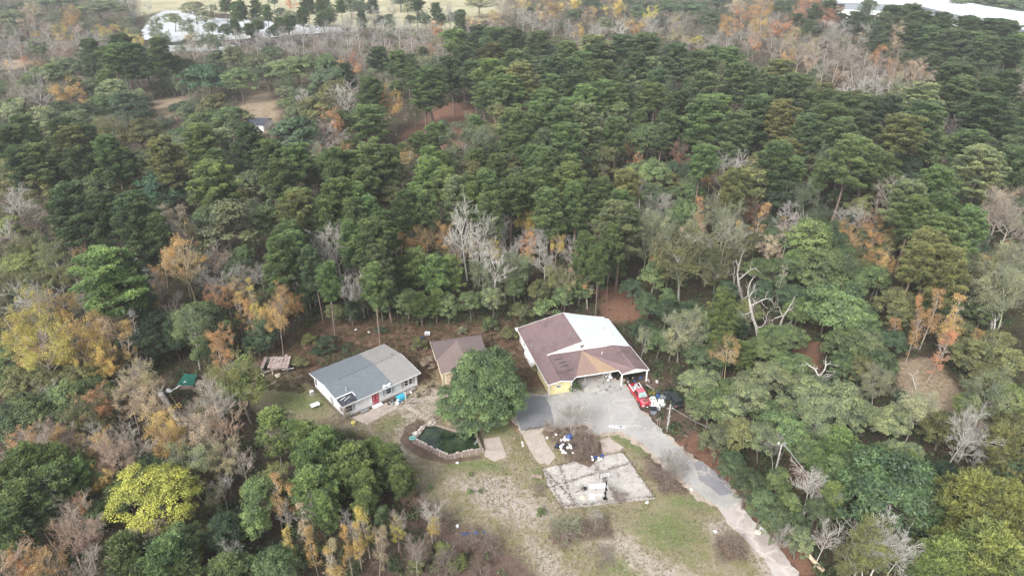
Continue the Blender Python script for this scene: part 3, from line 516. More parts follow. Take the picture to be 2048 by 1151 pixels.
# ---- the far shed by the upper clearing and the two warehouses
def block(name, label, c0, ux, L, Wd, h, rh, wallm, roofm, cat='building'):
    u = Vector((math.cos(ux), math.sin(ux), 0)); v = Vector((-u.y, u.x, 0)); mw = frame((c0.x, c0.y), u.x, u.y, v.x, v.y)
    r = empty(name, M=mw, label=label, cat=cat); b = MB(); b.box((0,0,-.1),(L,Wd,h)); b.quad((0,0,h),(0,Wd/2,h+rh),(0,Wd,h)); b.quad((L,0,h),(L,Wd,h),(L,Wd/2,h+rh)); b.obj('wall', wallm, r)
    b = MB(); slab(b, [(-.3,-.4,h-.05),(L+.3,-.4,h-.05),(L+.3,Wd/2,h+rh),(-.3,Wd/2,h+rh)], .15); slab(b, [(-.3,Wd/2+.002,h+rh),(L+.3,Wd/2+.002,h+rh),(L+.3,Wd+.4,h-.05),(-.3,Wd+.4,h-.05)], .15); b.obj('roof', roofm, r); return r
p = at(492, 262); s = block('shed', 'small shed with a dark blue roof in the far sandy clearing', p, R(-4), 7.0, 9, 2.6, 1.0, M['white_paint'], M['roof_dark'], 'shed')
b = MB(); b.box((1.2,-.06,0),(2.2,-.005,2.0)); b.obj('door', M['grey_wood'], s); b = MB(); b.box((4.2,-.05,1.0),(5.2,-.005,1.8)); b.obj('window', M['dark_glass'], s)
fe = empty('fence', label='thin grey fence beside the far blue-roofed shed', cat='fence', loc=at(530,250))
b = MB(); a0 = at(520,222)-fe.location; a1 = at(541,275)-fe.location
for k in range(8): b = MB(); b.tube([a0.lerp(a1,k/7), a0.lerp(a1,k/7)+Vector((0,0,1.5))], .05, 5); b.obj('post', M['galv'], fe)
for z in (.7,1.45): b = MB(); b.bar(a0+Vector((0,0,z)), a1+Vector((0,0,z)), .05); b.obj('rail', M['galv'], fe)
pA = at(1845, 10, 7); pB = at(2075, 62, 7); d = pB-pA; ang = math.atan2(d.y, d.x)
w1 = block('warehouse', 'long white-roofed warehouse at the top right of the photo', Vector((pA.x,pA.y,0)), ang, d.length+40, 62, 6.0, 3.5, M['grey_plastic'], M['white_metal'], 'warehouse')
b = MB()
for k in range(9): b = MB(); b.box((8+k*22,-.08,0),(14+k*22,-.01,4.4)); b.obj('loading_door', M['black'], w1)
pA = at(1655, 0, 7); pB = at(1770, 4, 7); d = pB-pA
w2 = block('warehouse', 'smaller white-roofed warehouse left of the long one', Vector((pA.x,pA.y,0)), math.atan2(d.y,d.x), 70, 60, 5.5, 3, M['grey_plastic'], M['white_metal'], 'warehouse')
b = MB()
for k in range(3): b = MB(); b.box((8+k*20,-.08,0),(14+k*20,-.01,4.2)); b.obj('loading_door', M['black'], w2)
LOT = paved('pale_yard', (.80,.79,.78), (.68,.66,.64), (.5,.45,.4), .01, scale=.05)
sheet('yard', [(1640,48),(1655,-12),(1900,-12),(2100,80),(2100,95),(1900,62),(1800,52),(1730,56)], LOT, .05, amp=1., seed=12, step=5)
# ---- water
def water_mat(name, c, rough, bump, bs):
    m = bpy.data.materials.new(name); m.use_nodes = True; nt = m.node_tree; N = nt.nodes; L = nt.links; b = N['Principled BSDF']
    b.inputs['Base Color'].default_value = (*c, 1); b.inputs['Roughness'].default_value = rough; b.inputs['IOR'].default_value = 1.33; b.inputs['Specular IOR Level'].default_value = .5
    tc = N.new('ShaderNodeTexCoord'); n = N.new('ShaderNodeTexNoise'); n.inputs['Scale'].default_value = bs; n.inputs['Detail'].default_value = 3
    bp = N.new('ShaderNodeBump'); bp.inputs['Strength'].default_value = bump; bp.inputs['Distance'].default_value = .02
    L.new(tc.outputs['Object'], n.inputs['Vector']); L.new(n.outputs['Fac'], bp.inputs['Height']); L.new(bp.outputs['Normal'], b.inputs['Normal']); return m
PW = water_mat('green_pool_water', (.008,.022,.012), .04, .10, 2.5); PW.node_tree.nodes['Principled BSDF'].inputs['IOR'].default_value = 1.7
_n = PW.node_tree.nodes; _s1 = _n.new('ShaderNodeTexNoise'); _s1.inputs['Scale'].default_value = .55; _s1.inputs['Detail'].default_value = 8; _s1.inputs['Roughness'].default_value = .7
_s2 = _n.new('ShaderNodeValToRGB'); _s2.color_ramp.elements[0].position = .42; _s2.color_ramp.elements[0].color = (.007,.018,.010,1); _s2.color_ramp.elements[1].position = .68; _s2.color_ramp.elements[1].color = (.05,.075,.035,1)
PW.node_tree.links.new(_n['Texture Coordinate'].outputs['Object'], _s1.inputs['Vector']); PW.node_tree.links.new(_s1.outputs['Fac'], _s2.inputs['Fac']); PW.node_tree.links.new(_s2.outputs['Color'], _n['Principled BSDF'].inputs['Base Color'])
FW = water_mat('pale_pond_water', (.62,.65,.68), .10, .05, .5); FW.node_tree.nodes['Principled BSDF'].inputs['Specular IOR Level'].default_value = 1.0
POND = [(285,62),(300,35),(330,21),(385,22),(420,36),(520,42),(600,48),(680,56),(690,63),(600,69),(520,77),(330,84),(290,80)]
sheet('pond_water', POND, FW, .10, thick=0, amp=2.5, seed=13, step=4)
sheet('creek_water', [(315,92),(420,88),(470,91),(480,98),(450,100),(400,103),(320,102)], FW, .10, thick=0, amp=2, seed=14, step=4)
BANK = paved('dark_bank', (.10,.085,.08), (.05,.045,.045), (.16,.13,.11), .02, scale=.05)
sheet('bank', [(290,80),(330,84),(520,80),(640,74),(860,80),(860,86),(620,86),(520,92),(420,88),(315,92)], BANK, .14, thick=.1, amp=1.5, seed=15, step=4)
# ---- the swimming pool with its raised wall
PZ = .85
pool_px = [(852.7,848.7),(870,847.5),(912.5,860.4),(945.3,854.6),(960.5,893.8),(896,907.3),(865.6,893.2),(831.6,876)]
pw = [at(x, y, PZ) for x, y in pool_px]; c = sum(pw, Vector())/len(pw)
po = empty('swimming_pool', loc=(c.x,c.y,0), label='green stagnant swimming pool with a stained raised wall', cat='swimming pool')
loc = [Vector((p.x-c.x, p.y-c.y, 0)) for p in pw]
def off(i, d):
    n = len(loc); a = (loc[i]-loc[i-1]).normalized(); b_ = (loc[(i+1)%n]-loc[i]).normalized(); n1 = Vector((-a.y,a.x,0)); n2 = Vector((-b_.y,b_.x,0)); bis = (n1+n2).normalized(); return loc[i] + bis*d/max(.45,bis.dot(n1))
area = sum(loc[i].x*loc[(i+1)%8].y - loc[(i+1)%8].x*loc[i].y for i in range(8)); sg = -1 if area > 0 else 1
inn = [off(i,0) for i in range(8)]; outr = [off(i, sg*.36) for i in range(8)]
b = MB()
for i in range(8):
    j = (i+1)%8; a,b2,cc,dd = inn[i],inn[j],outr[j],outr[i]; z = Vector((0,0,PZ-.06))
    b.quad(a+z,b2+z,cc+z,dd+z); b.quad(dd-Vector((0,0,.2)),cc-Vector((0,0,.2)),cc+z,dd+z); b.quad(b2-Vector((0,0,.5)),a-Vector((0,0,.5)),a+z,b2+z)
b.obj('wall', M['pink_stone'], po)
for k, i in enumerate((1,2,3)):
    b = MB(); j = (i+1)%8; z0 = Vector((0,0,PZ-.03)); b.bar(inn[i].lerp(outr[i],.3)+z0, inn[j].lerp(outr[j],.3)+z0, .22+.002*k, .07+.004*k); b.obj('coping', M['cope'], po)
b = MB()
for i in (4,5,6,7,0):
    j = (i+1)%8; n = int((inn[j]-inn[i]).length/.55); rs = random.Random(i)
    for k in range(n):
        if rs.random() < .35: continue
        p0 = inn[i].lerp(inn[j],(k+.1)/n); p1 = inn[i].lerp(inn[j],(k+.85)/n); z0 = Vector((0,0,PZ-.04)); b = MB(); b.bar(p0+z0+Vector((0,0,rs.random()*.03)), p1+z0+Vector((0,0,rs.random()*.03)), .16+.05*rs.random(), .06); b.obj('broken_coping', M['stone'], po)
b = MB(); b.v = [tuple(p*1.015+Vector((0,0,.45))) for p in inn]; [ (b.f.append(tuple(t)), b.m.append(0)) for t in tessellate_polygon([[p*1.015 for p in inn]]) ]
wo_ = b.obj('water', PW, po)
b = MB()
for i in (4,5,6):
    j = (i+1)%8; n = int((outr[j]-outr[i]).length/1.1)
    for k in range(n+1):
        p0 = outr[i].lerp(outr[j],k/n); b.tube([p0+Vector((0,0,-.05)), p0+Vector((0,0,PZ+.02))], .05, 5)
b.obj('wall_post', M['stone'], po)
rr = random.Random(8)
# ------------------------------------------------------------------ trees: skeletons grown branch by branch, foliage leaf by leaf
def tubes(segs, n=4):
    """segs: list of (p0, p1, r0, r1) -> vertex and face arrays"""
    A = np.array([s[0] for s in segs]); B = np.array([s[1] for s in segs]); r0 = np.array([s[2] for s in segs]); r1 = np.array([s[3] for s in segs])
    d = B - A; d /= np.linalg.norm(d, axis=1)[:, None] + 1e-9
    up = np.where(np.abs(d[:, 2:3]) > .9, [[1., 0, 0]], [[0, 0, 1.]]); a = np.cross(d, up); a /= np.linalg.norm(a, axis=1)[:, None] + 1e-9; b = np.cross(d, a)
    ang = 2*np.pi*np.arange(n)/n; ring = a[:, None]*np.cos(ang)[None, :, None] + b[:, None]*np.sin(ang)[None, :, None]
    V = np.concatenate([A[:, None] + ring*r0[:, None, None], B[:, None] + ring*r1[:, None, None]], 1).reshape(-1, 3)
    k = np.arange(n); k2 = (k+1) % n; base = np.arange(len(segs))[:, None]*2*n
    F = np.stack([base+k, base+k2, base+n+k2, base+n+k], -1).reshape(-1, 4); return V, F
def skel(name, segs, big=.06):
    S1 = [s for s in segs if s[2] > big]; S2 = [s for s in segs if s[2] <= big]; Vs = []; Fs = []; o = 0
    for S, n in ((S1, 7), (S2, 3)):
        if S: V, F = tubes(S, n); Vs.append(V); Fs.append(F+o); o += len(V)
    return np_mesh(name, np.concatenate(Vs), np.concatenate(Fs), BARK, smooth=True)
def unit(v): return v/(np.linalg.norm(v, axis=-1, keepdims=True)+1e-9)
def leaves(name, C, Nrm, size, rng, m, aspect=.55, jit=.6, tint=None, bend=0):
    """diamond leaf sprays at points C facing roughly along Nrm"""
    n = len(C); Nn = unit(Nrm + rng.normal(0, jit, (n, 3))); t = unit(np.cross(Nn, rng.normal(0, 1, (n, 3)))); b = np.cross(Nn, t)
    s = (size*(.6+.8*rng.random(n)))[:, None]; w = s*aspect
    V = np.stack([C - t*s*.5, C + b*w*.5 + Nn*s*.06, C + t*s*.5, C - b*w*.5 + Nn*s*.06], 1).reshape(-1, 3)
    F = np.arange(4*n).reshape(n, 4)
    ti = rng.random(n) if tint is None else np.clip(tint + rng.normal(0, .18, n), 0, 1)
    return np_mesh(name, V, F, m, ti)
def limb(segs, p, d, L, r, rng, n=4, wob=.15, up=.06, r1=None):
    """one wandering limb; returns its points"""
    pts = [np.array(p, float)]; d = unit(np.array(d, float)); r1 = r*.45 if r1 is None else r1
    for i in range(n):
        d = unit(d + rng.normal(0, wob, 3) + [0, 0, up]); q = pts[-1] + d*L/n
        segs.append((pts[-1], q, r+(r1-r)*i/n, r+(r1-r)*(i+1)/n)); pts.append(q)
    return pts, d
def grow(segs, p, d, L, r, rng, depth, kids=4, ang=.7, shrink=.62, up=.08, wob=.18, tips=None, rmin=.012):
    pts, d1 = limb(segs, p, d, L, r, rng, 4 if depth > 1 else 3, wob, up, max(rmin, r*.5))
    if depth == 0:
        if tips is not None: tips.append((pts[-1], d1)); tips.append((pts[-2], d1))
        return
    for i in range(kids):
        t = .3 + .7*(i+rng.random())/kids; k = min(len(pts)-2, int(t*(len(pts)-1))); f = t*(len(pts)-1)-k; q = pts[k] + (pts[k+1]-pts[k])*min(1, f)
        loc = unit(pts[k+1]-pts[k]); s = unit(np.cross(loc, rng.normal(0, 1, 3))); a = ang*(.7+.6*rng.random())
        grow(segs, q, unit(loc*math.cos(a)+s*math.sin(a)), L*shrink*(.75+.5*rng.random()), max(rmin, r*.42), rng, depth-1, kids, ang, shrink, up, wob, tips, rmin)
    if tips is not None: tips.append((pts[-1], d1))
PROTO = {}
def reg(kind, skel_m, crown_m, D0, H0): PROTO.setdefault(kind, []).append((skel_m, crown_m, D0, H0))
# broadleaf evergreen, canonical 9 m across, 10 m high
def make_oak(seed, kind='O', m=None, size=.29, nc=120, per=105, D=9., H=10., conical=0., base=.22, aspect=.55, rc=(.12,.22), lobes=5):
    rng = np.random.default_rng(seed); Rr = D/2; segs = []; hc = H*(1+base)/2; c = np.array([0, 0, hc]); az = H*(1-base)/2
    limb(segs, (0,0,-.3), (rng.normal(0,.05), rng.normal(0,.05), 1), H*.45, .26, rng, 4, .06)
    fork = segs[-1][1]; lob = rng.normal(0, 1, (lobes, 3)); lob = unit(lob*[1,1,.6]); CC = []
    for i in range(nc):
        d = unit(rng.normal(0, 1, 3)); 
        if d[2] < -.5: d[2] *= -1
        bump = .70 + .34*np.max(np.exp(-7*(1-lob@d))) ; f = (.62+.40*rng.random()**.5)*bump if i > nc*.15 else .45*rng.random()+.1
        hz = d[2]; wfac = 1 - conical*max(0, hz)
        CC.append(c + d*[Rr*wfac, Rr*wfac, az]*f)
    CC = np.array(CC); rcs = Rr*(rc[0]+(rc[1]-rc[0])*rng.random(nc))
    for i in range(0, nc, 3):
        a = fork + (c-fork)*rng.random()*.3; mid = (a + CC[i])/2 + rng.normal(0, .3, 3)
        segs.append((a, mid, .09, .06)); segs.append((mid, CC[i], .055, .02))
    P, Nn, T = [], [], []
    for i in range(nc):
        d = unit(rng.normal(0, 1, (per, 3))); d[:, 2] = np.where(d[:, 2] < -.2, -d[:, 2]*.6, d[:, 2]); q = CC[i] + d*rcs[i]*(.55+.6*rng.random((per, 1)))*[1,1,.75]
        P.append(q); Nn.append(unit(d*.7 + unit(CC[i]-c)*.5 + [0, 0, .6])); T.append(np.full(per, rng.random()*.8+.1))
    P = np.concatenate(P); reg(kind, skel(kind+'_wood', segs), leaves(kind+'_leaves', P, np.concatenate(Nn), size, rng, m or LEAF, aspect, .55, np.concatenate(T)), D, H)
for s_ in range(6): make_oak(100+s_, conical=(0, .15, .3, 0, .2, .1)[s_], lobes=(5,7,4,8,6,3)[s_], base=(.2,.12,.1,.25,.15,.2)[s_])
for s_ in range(2): make_oak(150+s_, 'M', GLOSSY, .36, 150, 110, 9.5, 9.5, aspect=.5, rc=(.15,.22), lobes=9, base=.08)
make_oak(160, 'X', None, .27, 420, 150, 14.0, 11.0, 0, -.04, rc=(.085,.15), lobes=11)       # the big oak by the house
for s_ in range(2): make_oak(170+s_, 'Y', LEAF, .24, 170, 95, 12.0, 11.5, 0, .1, rc=(.09,.16), lobes=10)  # big yellow tree
for s_ in range(3): make_oak(180+s_, 'U', None, .24, 26, 90, 3.4, 2.6, 0, .0, rc=(.25,.4), lobes=4)       # shrubs
for s_ in range(3): make_oak(190+s_, 'N', None, .28, 60, 100, 5.0, 12.0, .45, .1, rc=(.22,.34), lobes=5)  # narrow tall broadleaf
# southern pine, canonical 8 m across, 21 m high: bare bole, tufted pads of needles
def make_pine(seed, D=8., H=21., cb=.44, np_=112, kind='P', tuft=.34, tpp=62, ps=.74):
    rng = np.random.default_rng(seed); segs = []; Rr = D/2; pts, _ = limb(segs, (0,0,-.3), (rng.normal(0,.03), rng.normal(0,.03), 1), H*.97, .24, rng, 9, .025, .03, .05)
    pts = np.array(pts); pads = []
    for i in range(np_):
        t = (i+.5)/np_; z = H*(cb + (.985-cb)*t**.75); k = np.interp(z, pts[:, 2], np.arange(len(pts))); k0 = int(min(k, len(pts)-2)); a = pts[k0]+(pts[k0+1]-pts[k0])*(k-k0)
        prof = math.sin(math.pi*min(1, .26+.66*t))**.75 if t < .95 else .25; L = Rr*prof*(.38+.78*rng.random()); th = i*2.4+rng.normal(0, .4)
        el = .10+.55*t+rng.normal(0, .1); d = np.array([math.cos(th)*math.cos(el), math.sin(th)*math.cos(el), math.sin(el)])
        a = a - [0,0,L*math.sin(el)*.8]
        q, dd = limb(segs, a, d, L, .055, rng, 3, .12, .10, .02); pads.append((q[-1], d, ps*(.46+.36*rng.random()))); pads.append((q[-2]+rng.normal(0,.25,3), d, ps*(.36+.3*rng.random())))
        if L > Rr*.55 and rng.random() < .8:
            s = rng.normal(0, .55, 3)*[1,1,.35]; e = q[-2] + s; segs.append((q[-2], e, .03, .015)); pads.append((e, d, ps*(.42+.34*rng.random())))
            if rng.random() < .3: e2 = q[1] + s[::-1]*[1,1,.3]; segs.append((q[1], e2, .03, .015)); pads.append((e2, d, .5+.25*rng.random()))
    for i in range(6):    # dead stubs below the crown
        z = H*cb*(.6+.4*rng.random()); th = rng.random()*6.3; segs.append((np.array([0,0,z]), np.array([math.cos(th)*1.3, math.sin(th)*1.3, z+.3]), .03, .01))
    TC, TT, TD = [], [], []
    for (p, d, r) in pads:
        n = int(tpp*r*r/.8)+6; e = unit(rng.normal(0, 1, (n, 3))); e[:, 2] = np.abs(e[:, 2])-.12; q = p + e*[r, r, r*.8]*(.75+.3*rng.random((n, 1)))
        TC.append(q); TD.append(unit(e + [0, 0, .9])); TT.append(np.full(n, rng.random()*.5) + .35*e[:, 2])  # tufts high on a pad tinted lighter: top light put into the colour
    TC, TD, TT = np.concatenate(TC), np.concatenate(TD), np.concatenate(TT); n = len(TC); NB = 6
    C = np.repeat(TC, NB, 0); Dd = unit(np.repeat(TD, NB, 0) + rng.normal(0, .62, (n*NB, 3))); s = np.cross(Dd, rng.normal(0, 1, (n*NB, 3))); s = unit(s); wq = .055 if kind == 'P' else .06
    Ln = tuft*(.75+.5*rng.random((n*NB, 1))); V = np.stack([C - s*wq, C + s*wq, C + Dd*Ln + s*wq*.55, C + Dd*Ln - s*wq*.55], 1).reshape(-1, 3)
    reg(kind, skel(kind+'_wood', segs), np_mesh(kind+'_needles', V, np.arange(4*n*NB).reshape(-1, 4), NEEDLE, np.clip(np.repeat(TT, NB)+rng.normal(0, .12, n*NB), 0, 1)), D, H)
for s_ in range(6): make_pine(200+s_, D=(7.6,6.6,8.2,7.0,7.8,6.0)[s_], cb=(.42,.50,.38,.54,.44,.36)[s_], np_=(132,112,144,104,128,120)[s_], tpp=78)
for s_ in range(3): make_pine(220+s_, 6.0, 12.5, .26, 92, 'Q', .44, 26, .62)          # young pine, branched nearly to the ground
# leafless and thin-leaved trees
def make_bare(seed, D=8., H=12., kind='B', leaf=0, lsize=.2, n1=7, depth=3, kids=5, trunkf=.42, el=(.35,1.1), up=.06, m=None, rt=.17, twig=.014, conic=0):
    rng = np.random.default_rng(seed); segs = []; tips = []
    pts, _ = limb(segs, (0,0,-.3), (rng.normal(0,.07), rng.normal(0,.07), 1), H*(.93 if conic else .72), rt, rng, 7, .05, .03, .04 if conic else .07); pts = np.array(pts)
    nb = n1 if not conic else n1*2
    for i in range(nb):
        t = (i+.5)/nb; z = H*(trunkf + ((.97 if conic else .72)-trunkf)*t); k = np.interp(z, pts[:, 2], np.arange(len(pts))); k0 = int(min(k, len(pts)-2)); a = pts[k0]+(pts[k0+1]-pts[k0])*(k-k0)
        th = i*2.4+rng.normal(0, .35); e = el[0]+(el[1]-el[0])*t+rng.normal(0, .1)
        L = D*.5*(.95 if not conic else (1.0-.75*t))/max(.6, math.cos(e)*1.25)*(.75+.4*rng.random()); L = min(L, (H-z)*1.15+1.2 if not conic else L)
        grow(segs, a, (math.cos(th)*math.cos(e), math.sin(th)*math.cos(e), math.sin(e)), L*.72, rt*.42, rng, depth-1, kids, .62, .58, up, .14, tips, twig)
    tp = np.array([t[0] for t in tips]); td = np.array([t[1] for t in tips]); cm = None
    if leaf:
        sel = rng.integers(0, len(tp), leaf); C = tp[sel] + rng.normal(0, .22, (leaf, 3)); cl = mnoise.noise
        keep = np.array([cl(Vector(p)*.35+Vector((seed,0,0))) > -.12 for p in C]); C = C[keep]; d = td[sel][keep]
        T = np.array([.5+.5*cl(Vector(p)*.5) for p in C]); cm = leaves(kind+'_leaves', C, unit(d+[0,0,.8]), lsize, rng, m or AUT, .6, .8, T)
    reg(kind, skel(kind+'_wood', segs, .05), cm, D, H)
for s_ in range(4): make_bare(300+s_, kind='B', depth=4, kids=5, n1=9, twig=.0165)                                  # leafless, fine twigs
for s_ in range(3): make_bare(320+s_, kind='S', leaf=9500, lsize=.19, depth=3, kids=6, n1=10)                      # thin autumn crown
for s_ in range(2): make_bare(330+s_, kind='T', leaf=15000, lsize=.2, depth=3, kids=6, n1=11, m=LEAF)             # airy moss-hung oak
for s_ in range(3): make_bare(340+s_, 4.6, 13., 'C', leaf=3800, lsize=.18, depth=3, kids=5, n1=12, trunkf=.25, el=(.15,.8), conic=1, rt=.13)   # narrow
for s_ in range(2): make_bare(350+s_, 5.5, 3.2, 'W', depth=3, kids=7, n1=16, trunkf=.02, el=(.25,1.35), rt=.06, twig=.013)   # leafless shrub
for s_ in range(2): make_bare(360+s_, 5.5, 3.2, 'V', leaf=1900, lsize=.12, depth=3, kids=6, n1=14, trunkf=.02, el=(.1,1.3), rt=.05, twig=.012)   # brown shrub
# dead snags with thick crooked limbs
def make_dead(seed, D=7., H=11., k=5, kind='D'):
    rng = np.random.default_rng(seed); segs = []; pts, d = limb(segs, (0,0,-.3), (rng.normal(0,.2), rng.normal(0,.2), 1), H*.62, .30, rng, 6, .13, .0, .17)
    for i in range(k):
        p = pts[2+i % 5]; th = i*2.2+rng.random(); e = .35+.5*rng.random(); q, dd = limb(segs, p, (math.cos(th)*math.cos(e), math.sin(th)*math.cos(e), math.sin(e)), D*.55*(.7+.5*rng.random()), .13, rng, 6, .32, .12, .03)
        for j in range(4):
            u = q[2+j % 4]; q2, _ = limb(segs, u, unit(dd+rng.normal(0, .8, 3)), D*.22*(.5+rng.random()), .05, rng, 4, .35, .05, .015)
            for w_ in range(3): limb(segs, q2[1+w_], unit(dd+rng.normal(0, 1, 3)), D*.09, .02, rng, 3, .3, .05, .008)
    limb(segs, pts[-1], d, H*.4, .15, rng, 6, .28, .08, .02); reg(kind, skel(kind+'_wood', segs), None, D, H)
for s_ in range(4): make_dead(400+s_)
COL = dict(dg=(.102,.160,.080), g=(.138,.212,.088), g2=(.170,.255,.092), yg=(.22,.265,.08), gg=(.21,.26,.145), mg=(.30,.33,.215), bg=(.070,.125,.072), gb=(.115,.17,.10), ol=(.185,.20,.085),
 y=(.60,.47,.13), Y=(.37,.37,.045), or_=(.58,.35,.15), o=(.58,.35,.15), ro=(.47,.26,.14), pk=(.52,.40,.30), t=(.52,.43,.27), br=(.28,.185,.11), gr=(.43,.41,.38), w=(.56,.55,.51), pg=(.42,.375,.325), rb=(.28,.20,.165), bk=(.16,.135,.12), pb=(.26,.21,.18), db=(.12,.10,.07))
